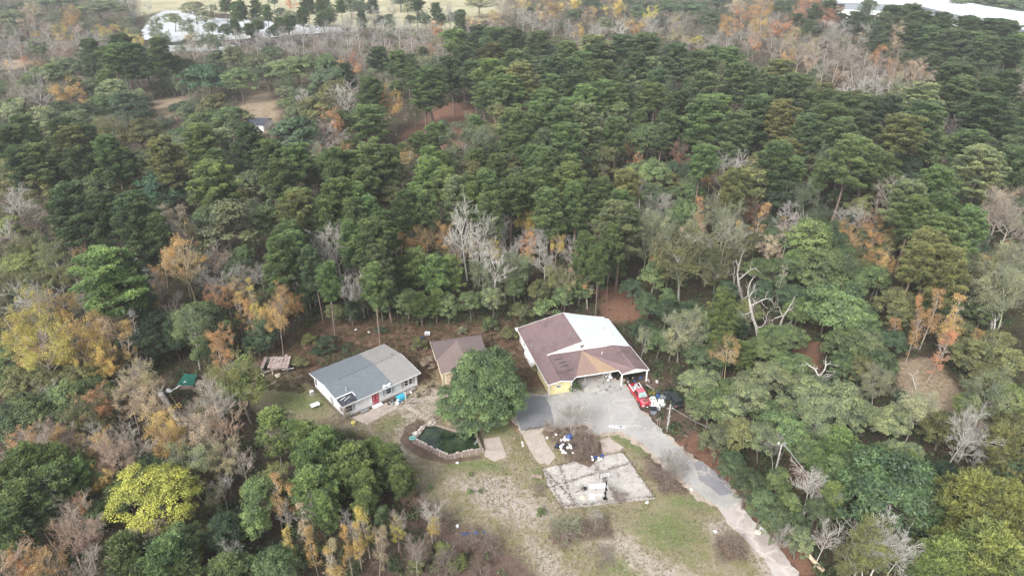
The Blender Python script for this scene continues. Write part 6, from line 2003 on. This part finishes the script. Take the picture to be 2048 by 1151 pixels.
def tyre(loc, rx, rz, label, r=.33):
    b = MB(); n = 16; sec = 8; R0, R1 = r, .11
    for k in range(n):
        for j in range(sec):
            t, u = 2*math.pi*k/n, 2*math.pi*j/sec; b.v.append(((R0+R1*math.cos(u))*math.cos(t),(R0+R1*math.cos(u))*math.sin(t),R1*math.sin(u)))
    for k in range(n):
        for j in range(sec): b.f.append((k*sec+j,((k+1)%n)*sec+j,((k+1)%n)*sec+(j+1)%sec,k*sec+(j+1)%sec)); b.m.append(0)
    o = b.obj('tyre', M['tyre'], None, True); o.location = loc; o.rotation_euler = (rx,0,rz); return tag(o, label, 'tyre')
tyre(WM @ Vector((8.0,-.9,.38)), 1.2, .5, 'tyre leaning near the steps of the white house'); tyre(at(641,702)+Vector((0,0,.45)), 1.1, .3, 'old tyre standing in the brush behind the white house', .5)
def bicycle(M4, label):
    e = empty('bicycle', M=M4, label=label, cat='bicycle')
    for x in (-.5,.5): b = MB(); b.tube([(x+.32*math.cos(t*math.pi/9),0,.33+.32*math.sin(t*math.pi/9)) for t in range(19)], .022, 5); b.obj('wheel', M['tyre'] if x < 0 else M['galv'], e)
    b = MB()
    for a, c in (((-.5,0,.33),(-.1,0,.75)),((-.1,0,.75),(.38,0,.78)),((-.1,0,.75),(0,0,.3)),((0,0,.3),(.4,0,.72)),((0,0,.3),(-.5,0,.33)),((.5,0,.33),(.36,0,.95))): b.tube([a, c], .025, 5)
    b.obj('frame', M['galv'], e); b = MB(); b.bar((.34,-.28,.97),(.34,.28,.97),.03); b.obj('handlebar', M['black'], e); b = MB(); b.box((-.22,-.07,.82),(.05,.07,.88)); b.obj('saddle', M['black'], e); return e
bicycle(WM @ Matrix.Translation((9.3,-2.2,0)) @ Matrix.Rotation(.3,4,'Z') @ Matrix.Rotation(.15,4,'X'), 'bicycle leaning in the clutter by the white house, left one'); bicycle(WM @ Matrix.Translation((11.4,-3.0,.1)) @ Matrix.Rotation(-.4,4,'Z') @ Matrix.Rotation(1.2,4,'X'), 'bicycle fallen on the bare soil right of the blue tarp')
chair(WM @ Vector((11.0,-.9,0)), .4, M['white_plastic'], 'white chair right of the blue tarp'); chair(WM @ Vector((8.9,-1.1,.1)), 1.8, M['white_plastic'], 'white chair tipped over left of the blue tarp', 1.2)
for k, (u, v, r, mk, lab) in enumerate(((8.6,-.7,.3,'grey_plastic','grey bundle against the white house wall'),(9.2,-.8,.35,'bag','black bundle left of the blue tarp'),(9.6,-.6,.3,'stone','pale bundle behind the blue tarp'),(9.0,-1.8,.3,'white_plastic','white tub in front of the blue tarp'),(11.8,-.5,.28,'rust','brown bundle at the right end of the clutter'),(12.4,-.5,.25,'white_plastic','white bundle below the right windows'),(8.2,-1.3,.25,'galv','dull bundle near the leaning tyre'))):
    blobthing('bundle', WM @ Vector((u,v,0)), (r*1.2,r,r), M[mk], lab, 'bundle', 'clutter by the white house', seed=40+k, n=9, rings=6)
b = MB(); b.box((-.1,-.06,0),(.0,.06,1.9)); o = b.obj('post', M['cream']); o.location = WM @ Vector((10.4,-2.2,0)); tag(o, 'pale post standing in front of the blue tarp', 'post')
bn = empty('bench', M=WM @ Matrix.Translation((2.9,-.15,0)), label='low grey bench against the front wall of the white house', cat='bench'); b = MB(); b.box((0,-.35,.38),(1.5,.1,.44)); b.obj('seat', M['galv'], bn)
for x in (.1,1.32): b = MB(); b.box((x,-.3,0),(x+.08,.05,.38)); b.obj('leg', M['galv'], bn)
bn = empty('bench', M=WM @ Matrix.Translation((11.9,-.1,0)), label='grey bench below the right pair of windows', cat='bench'); b = MB(); b.box((0,-.35,.38),(1.6,.1,.44)); b.obj('seat', M['grey_wood'], bn)
for x in (.1,1.42): b = MB(); b.box((x,-.3,0),(x+.08,.05,.38)); b.obj('leg', M['grey_wood'], bn)
la = empty('ladder', loc=at(697,853), rz=.35, label='wooden ladder lying at the corner of the white house yard', cat='ladder'); b = MB()
for y in (-.25,.25): b = MB(); b.bar((-1.1,y,.08),(1.1,y,.08),.07,.06); b.obj('rail', M['grey_wood'], la)
b = MB()
for k in range(7): b = MB(); b.bar((-.95+.3*k,-.22,.08),(-.95+.3*k,.22,.08),.04); b.obj('rung', M['grey_wood'], la)
bk_ = empty('bucket', loc=at(707,849), label='yellow bucket beside the ladder', cat='bucket'); b = MB(); b.tube([(0,0,0),(0,0,.55)], [.26,.36], 14); b.obj('body', M['yellow'], bk_); b = MB(); b.tube([(.37*math.cos(t*math.pi/8),.37*math.sin(t*math.pi/8),.55) for t in range(17)], .03, 5); b.obj('rim', M['cream'], bk_)
b = MB(); b.box((-.3,-.25,0),(.3,.25,.75)); b.box((-.26,-.262,.15),(.26,-.25,.6), m=1); o = b.obj('ac_unit', [M['white_plastic'], M['galv']], None, bevel=.02); o.location = at(624,788); o.rotation_euler = (0,0,.7); tag(o, 'white air conditioner box at the left wall of the white house', 'box')
tb = empty('table', M=Matrix.Translation(at(631,815)) @ Matrix.Rotation(.6,4,'Z'), label='white-topped table standing on the grass left of the white house', cat='table'); b = MB(); b.box((-.75,-.5,.66),(.75,.5,.74)); b.obj('tabletop', M['white_paint'], tb)
for x in (-.6,.6):
    for y in (-.38,.38): b = MB(); b.box((x-.04,y-.04,0),(x+.04,y+.04,.66)); b.obj('leg', M['grey_wood'], tb)
b = MB(); b.box((-.5,-.35,.0),(.5,.35,.5)); b.box((-.42,-.362,.1),(.42,-.35,.4), m=1); o = b.obj('white_box', [M['white_plastic'], M['galv']], None, bevel=.02); o.location = at(855,671)+Vector((0,0,.3)); tag(o, 'pale box on the brush at the foot of the small pine', 'box')
b = MB(); b.tube([(0,0,0),(0,0,.8)], [.28,.32], 12); o = b.obj('barrel', M['blue']); o.location = at(843,680); tag(o, 'dark blue barrel behind the white roof', 'barrel')
# ------------------------------------------------------------------ round the pool
rs = random.Random(14)
for k in range(40):
    t = rs.random(); x = 826+t*44+rs.gauss(0,2.5); y = 873-t*34+rs.gauss(0,2.2)
    r = rs.uniform(.10,.26); b = MB(); b.blob((0,0,r*.5), (r*1.3,r,r*.7), rs, 7, 4, .5); o = b.obj('rubble', M['stone']); o.location = at(x,y); o.rotation_euler = (0,0,rs.random()*6)
    tag(o, 'pale chunk of rubble in the heap along the pool wall', 'rubble', 'rubble heap along the pool')
b = MB(); b.tube([(.42*math.cos(t*math.pi/8),.34*math.sin(t*math.pi/8),0) for t in range(17)], .13, 7); o = b.obj('pool_ring', M['turq'], None, True); o.location = at(825,876,.9); o.location.z = .98; tag(o, 'turquoise float on the left corner of the pool wall', 'float')
b = MB(); b.bar(at(895.5,853,.75), at(910,837,.5), .16, .08); o = b.obj('beam', M['tan_wood']); tag(o, 'pale timber leaning from the brush onto the pool wall', 'timber')
fr = empty('metal_frame', loc=at(903,840), label='thin blue-grey metal frame in the brush under the oak', cat='frame'); b = MB(); b.tube([(-.5,0,0),(-.5,0,.7),(.6,0,.7),(.6,0,0)], .035, 5); b.obj('rail', M['turq'], fr)
ch = bpy.data.objects.new('hanging_stair', MB().mesh('e', M['galv'])) if False else None
b = MB(); b.bar((0,0,0),(.5,1.1,.1),.3,.06); b.bar((.1,0,.1),(.7,.5,.35),.14,.05); o = b.obj('pool_debris', M['galv']); o.location = at(949,888,.5)+Vector((0,0,.02)); tag(o, 'dull debris floating in the right corner of the pool', 'debris')
# ------------------------------------------------------------------ collapsed shed, green shelter, fallen log, white pipes
cs = empty('collapsed_shed', loc=at(548,748), rz=.1, label='collapsed shed with a rusty tin roof left of the white house', cat='shed'); b = MB(); [slab(b, [(-2.4+k*.64,.2-.06*k+random.Random(k).uniform(-.25,.3),1.2+.02*k),(-1.78+k*.64,.15-.06*k+random.Random(k).uniform(-.25,.3),1.22+.02*k),(-1.35+k*.6,3.1+random.Random(k+9).uniform(-.9,.2),2.05),(-1.9+k*.6,3.1+random.Random(k+9).uniform(-.9,.2),2.02)], .04) for k in range(8) if k != 1]; b.obj('roof', M['rust'], cs)
b = MB(); b.box((-2.2,.4,0),(-2.05,2.8,1.3)); b.box((2.3,.2,0),(2.45,2.8,1.4)); b.box((-2.0,2.7,0),(2.3,2.85,1.9)); b.obj('wall', M['grey_wood'], cs)
for (a, c, w) in (((-2.9,-.3,.9),(2.4,-.2,1.3),.16),((-2.2,.1,.3),(.8,.15,1.1),.12),((-1.8,-.1,.8),(-1.8,.1,0),.12),((1.6,-.1,.9),(3.6,.2,1.0),.14),((-.2,-.1,0),(-.2,0,1.2),.1)): b = MB(); b.bar(a, c, w, .06); b.obj('broken_rail', M['white_paint'] if w < .15 else M['wood'], cs)
for k, (x, y, w) in enumerate(((-2.1,-.7,1.1),(.9,-.9,1.0),(-.9,-1.1,.8))): b = MB(); b.box((-w/2,-.35,0),(w/2,.35,.06)); o = b.obj('fallen_panel', M['cream'] if k < 2 else M['wood'], cs); o.location = (x,y,.3); o.rotation_euler = (.6,.2*k,k*.8)
o = board(541,772,.3,.14,2.6,-.75,M['tan_wood'],'plank','plank propped on the ground below the collapsed shed','plank',.1,.15)
gs = empty('shelter', loc=at(377,775), rz=-.1, label='low shelter with a green tarpaulin roof in the wood', cat='shelter'); b = MB(); slab(b, [(-1.6,-.6,1.0),(1.5,-.7,1.1),(1.2,1.5,1.9),(-1.2,1.6,1.8)], .04); b.obj('tarp_roof', M['green_tarp'], gs)
b = MB(); b.box((-1.5,-.5,0),(1.4,1.4,.9)); b.obj('wall', M['rust'], gs); b = MB(); b.box((1.7,-.4,0),(2.7,.8,1.2)); b.box((1.65,-.45,1.2),(2.75,.85,1.27)); b.obj('lean_to', M['grey_wood'], gs)
b = MB(); b.tube([at(338,784,.4), at(352,776,.5), at(362,768,.9), at(372,762,1.3)], .12, 8); tag(b.obj('pipe', M['white_plastic']), 'white pipe running down to the left of the green shelter', 'pipe')
blobthing('bag', at(338,783), (.5,.4,.35), M['white_plastic'], 'white bag at the lower end of the white pipe', 'bag', seed=6)
b = MB(); a0, a1 = at(322,787,.5), at(364,854,.35); b.tube([a0.lerp(a1,t/8)+Vector((0,0,.05*math.sin(t))) for t in range(9)], [.52-.02*t for t in range(9)], 12); lg = b.obj('fallen_log', M['pole'], None, True); tag(lg, 'huge fallen grey log lying downhill from the green shelter', 'log')
b = MB(); rs = random.Random(3)
for k in range(16): a = a0+Vector((rs.uniform(-.3,.3),rs.uniform(-.3,.5),rs.uniform(-.2,.6))); b.tube([a, a+Vector((rs.uniform(-1.6,.5),rs.uniform(.2,1.6),rs.uniform(-.2,1.5)))], [.08,.02], 5)
b.obj('root', M['grey_wood'], lg)
b = MB(); b.tube([at(340,788,.3), at(348,800,.2), at(361,822,.2)], .06, 6); tag(b.obj('branch', M['tan_wood']), 'thin tan branch lying beside the fallen log', 'branch')
b = MB(); b.tube([at(1579,1058,4.5), at(1601,1085,3.0), at(1625,1118,1.2), at(1646,1140,.2)], [.20,.24,.28,.33], 9); tag(b.obj('fallen_tree', M['tan_wood'], None, True), 'snapped pale trunk leaning across the hedge at the lower right', 'trunk')
pf = empty('broken_frame', loc=at(1525,1066), rz=.5, label='white broken frame of pipes beside the lower track', cat='frame')
for a, c in (((-.6,0,.1),(.3,.3,.35)),((.3,.3,.35),(.5,-.5,.1)),((-.3,.5,.1),(.4,.6,.4)),((.4,.6,.4),(.55,-.3,.2))): b = MB(); b.bar(a, c, .1, .08); b.obj('pipe', M['white_paint'], pf)
blobthing('rubble', at(1515,1065), (.5,.35,.25), M['cream'], 'yellowish lump beside the white broken frame', 'rubble', seed=7)
for k, (x, y, a, L) in enumerate(((1366,868,-.9,1.6),(1350,862,-.7,1.2),(1302,775,-.95,2.6))): 
    b = MB(); b.bar((-L/2,0,.04),(L/2,0,.08),.1,.06); o = b.obj('plank', M['white_paint'] if k == 2 else M['tan_wood']); o.location = at(x,y); o.rotation_euler = (0,0,a); tag(o, ('pale plank beyond the driveway pole','short tan plank at the driveway edge by the pole','long pale plank leaning out from the right porch')[k], 'plank')
b = MB(); rs = random.Random(4)
for k in range(7): b.bar((rs.uniform(-.6,.6),rs.uniform(-.4,.4),.1+.05*k),(rs.uniform(-.8,.8),rs.uniform(-.6,.6),.15+.05*k),.14,.06)
o = b.obj('wood_scraps', M['yellow']); o.location = at(1303,788); tag(o, 'yellowish scrap heap right of the truck cab', 'scraps')

# same-looking things told apart by their place in the heap
dupes = {}
for o in list(col.objects):
    if o.parent is None and 'label' in o and o.name.split('.')[0] in ('rubbish_bag','rubble','bundle','bag','litter'): dupes.setdefault(o['label'], []).append(o)
for lab, g in dupes.items():
    if len(g) > 1:
        g.sort(key=lambda o: px(o.location)[0])
        for i, o in enumerate(g): o['label'] = lab + ', ' + ORD[min(i, len(ORD)-1)]
# ------------------------------------------------------------------ ground cover nobody could count
def cover(name, n_try, region, keep, m, colr, per, rad, hgt, size, seed, aspect=.5, up=.8, zoff=0):
    rng = np.random.default_rng(seed); x = rng.uniform(region[0], region[1], n_try); y = rng.uniform(region[2], region[3], n_try); Q = np.stack([x, y], 1); k = keep(Q, rng); Q = Q[k]; n = len(Q)
    r = rng.uniform(rad[0], rad[1], n); h = rng.uniform(hgt[0], hgt[1], n); d = unit(rng.normal(0, 1, (n, per, 3))); d[..., 2] = np.abs(d[..., 2])
    q = np.concatenate([Q, np.zeros((n, 1))+zoff], 1)[:, None] + d*np.stack([r, r, h], 1)[:, None]*(.6+.45*rng.random((n, per, 1)))
    T = np.repeat(rng.random(n), per)
    me = leaves(name, q.reshape(-1, 3), (d+[0,0,up]).reshape(-1, 3), size, rng, m, aspect, .6, T); o = bpy.data.objects.new(name, me); col.objects.link(o); o.color = (*colr, 1); print(name, n, n*per); return tag(o, kind='stuff')
def in_view(Q, mg=60):
    t = _t; f = Q[:,1]*_c + CAM_H*_s; u = Q[:,1]*_s - CAM_H*_c; X_ = 1024+FOC*Q[:,0]/f; Y_ = 575.5-FOC*u/f; return (X_ > -mg) & (X_ < 2048+mg) & (Y_ < 1151+120)
HOUSES = [np.array([(Mx @ Vector((u, v, 0)))[:2] for u, v in c]) for Mx, c in ((WM, ((-.5,-1.2),(15,-1.2),(15,12.4),(-.5,12.4))), (GM, ((-.3,-.5),(9.4,-.5),(9.4,10),(-.3,10))), (BM, ((-.2,-.5),(19,-1.5),(19,19.4),(-.2,19.4))))]
PAVED = [poly_w(p) for p in ([(1040,790),(1100,785),(1150,765),(1245,760),(1275,810),(1330,870),(1440,958),(1530,1058),(1620,1170),(1560,1165),(1440,1015),(1340,935),(1240,862),(1190,868),(1108,852),(1042,864),(1025,808)], [(1128,1018),(1086,936),(1180,930),(1201,880),(1218,872),(1248,894),(1310,998)], [(1042,862),(1080,858),(1112,913),(1098,931),(1060,900)], [(800,870),(870,835),(950,840),(1014,870),(1014,920),(896,925),(815,890)])]
BLOCK = HOUSES + PAVED + [q for q, s in ZW['dry']] + [q for q, s in ZW['field']] + [poly_w(POND)]
NEEDLEFLOOR = [q for q, s in ZW['red']]
def woodkeep(Q, rng):
    k = in_view(Q) & (sdf(Q, LAWN_W) > 1.5)
    for q in BLOCK: k &= sdf(Q, q) > .8
    for q in NEEDLEFLOOR: k &= (sdf(Q, q) > -.3)
    k &= (sdf(Q, SCRUB_W) > -.5)
    return k & (rng.random(len(Q)) < np.clip(1.25 - Q[:,1]/260, .12, 1))
cover('undergrowth', 17000, (-140,140,44,240), woodkeep, LEAF, (.065,.105,.045), 46, (.6,1.6), (.6,2.4), .36, 1)
cover('dead_brush', 9000, (-140,140,44,240), woodkeep, AUT, (.17,.125,.09), 34, (.5,1.2), (.3,1.2), .34, 2, aspect=.22)
def farkeep(Q, rng):
    f = Q[:,1]*_c + CAM_H*_s; X_ = 1024+FOC*Q[:,0]/f; k = (X_ > -60) & (X_ < 2110)
    for q in BLOCK + [poly_w([(300,88),(620,88),(620,104),(300,104)]), poly_w([(1640,48),(1655,-12),(2100,-12),(2100,90),(1900,60)])]: k &= sdf(Q, q) > 2.5
    for q in NEEDLEFLOOR: k &= sdf(Q, q) > 0
    return k
cover('far_thicket', 9000, (-480,480,225,660), farkeep, AUT, (.34,.285,.24), 34, (1.2,3.0), (2.,6.5), .55, 11, aspect=.3)
cover('far_woods', 5200, (-480,480,215,660), farkeep, LEAF, (.12,.17,.10), 44, (1.5,3.6), (2.,7.), .7, 12)
def scrubkeep(Q, rng):
    k = (sdf(Q, SCRUB_W) < .8)
    for q in BLOCK: k &= sdf(Q, q) > .3
    return k
cover('scrub_weeds', 4200, (-45,12,90,135), scrubkeep, LEAF, (.13,.13,.06), 22, (.25,.75), (.15,.6), .22, 3)
cover('scrub_brush', 6500, (-45,12,90,135), scrubkeep, AUT, (.25,.155,.105), 24, (.3,.8), (.12,.5), .24, 4, aspect=.2)
def lawnkeep(Q, rng):
    k = (sdf(Q, LAWN_W) < -.3)
    for q in BLOCK: k &= sdf(Q, q) > .15
    return k & in_view(Q)
cover('grass', 20000, (-40,40,52,105), lawnkeep, LEAF, (.20,.22,.10), 8, (.07,.26), (.05,.16), .15, 5, aspect=.35)
cover('dry_grass', 24000, (-40,40,52,105), lawnkeep, AUT, (.50,.44,.35), 7, (.07,.24), (.04,.12), .14, 6, aspect=.3)
cover('dead_leaves', 7000, (-40,40,52,105), lawnkeep, AUT, (.20,.14,.10), 5, (.1,.3), (.02,.06), .13, 16, aspect=.5)
CJ = [(at(*a), at(*b_)) for a, b_ in (((1086,938),(1160,1012)), ((1097,974),(1262,925)), ((1128,1013),(1308,994)), ((1119,931),(1150,1013)), ((1180,915),(1240,1003)), ((1086,938),(1128,1016)), ((1119,930),(1201,912)), ((1248,905),(1310,996)), ((1043,861),(1100,852)), ((1201,909),(1247,902)))]
def jointkeep(Q, rng):
    k = np.zeros(len(Q), bool)
    for a, b_ in CJ:
        a, b_ = np.array(a[:2]), np.array(b_[:2]); ab = b_-a; t = np.clip(((Q-a)@ab)/(ab@ab), 0, 1); k |= np.hypot(*(Q-a-t[:,None]*ab).T) < .12+.5*rng.random(len(Q))**4
    return k
cover('joint_weeds', 26000, (2,22,70,96), jointkeep, AUT, (.20,.165,.12), 6, (.06,.22), (.03,.12), .12, 17, aspect=.35, zoff=.08)
def brushkeep(Q, rng):
    k = np.zeros(len(Q), bool)
    for q, s in ZW['brush']: k |= sdf(Q, q) < 0
    return k & in_view(Q)
cover('low_brush', 5200, (-30,45,50,100), brushkeep, AUT, (.20,.145,.115), 16, (.15,.5), (.1,.4), .2, 7, aspect=.2)
def sidekeep(Q, rng):
    k = sdf(Q, poly_w([(1300,760),(1345,745),(1400,790),(1440,870),(1520,960),(1620,1100),(1600,1130),(1520,1045),(1380,900),(1325,862),(1290,800)])) < 0
    for q in BLOCK: k &= sdf(Q, q) > .2
    return k
cover('roadside_brush', 2600, (15,50,60,105), sidekeep, AUT, (.22,.13,.095), 18, (.2,.6), (.08,.35), .2, 8, aspect=.22)
def clearkeep(Q, rng):
    k = np.zeros(len(Q), bool)
    for q, s in ZW['dry'] + ZW['red']: k |= sdf(Q, q) < 0
    return k & in_view(Q) & (Q[:,1] < 330)
cover('fallen_litter', 26000, (-160,120,60,330), clearkeep, AUT, (.19,.12,.085), 12, (.15,.7), (.05,.35), .22, 21, aspect=.2)
cover('clearing_weeds', 9000, (-160,120,60,330), clearkeep, LEAF, (.15,.16,.075), 12, (.15,.6), (.08,.4), .2, 22)
# bare ground litter: white and coloured scraps strewn around the carport yard
def scrapkeep(Q, rng):
    k = (sdf(Q, poly_w([(1250,765),(1300,745),(1350,780),(1370,840),(1330,860),(1290,800)])) < 0) | ((sdf(Q, poly_w([(1085,865),(1150,870),(1160,920),(1110,925)])) < 0))
    return k & (rng.random(len(Q)) < .5)
cover('scraps', 700, (5,40,75,105), scrapkeep, AUT, (.60,.60,.60), 3, (.1,.5), (.03,.15), .2, 9, aspect=.6)
# ------------------------------------------------------------------ the haze of the far distance
hz = MB(); hz.box((-1000, -20, -1.6), (1000, 1600, 76.0)); hm = bpy.data.materials.new('haze'); hm.use_nodes = True; hn = hm.node_tree; hn.nodes.clear()
hv = hn.nodes.new('ShaderNodeVolumePrincipled'); hv.inputs['Color'].default_value = (.93,.965,1.0,1); hv.inputs['Density'].default_value = .00027; hv.inputs['Anisotropy'].default_value = .2
ho_ = hn.nodes.new('ShaderNodeOutputMaterial'); hn.links.new(hv.outputs[0], ho_.inputs['Volume'])
tag(hz.obj('haze', hm), kind='stuff')
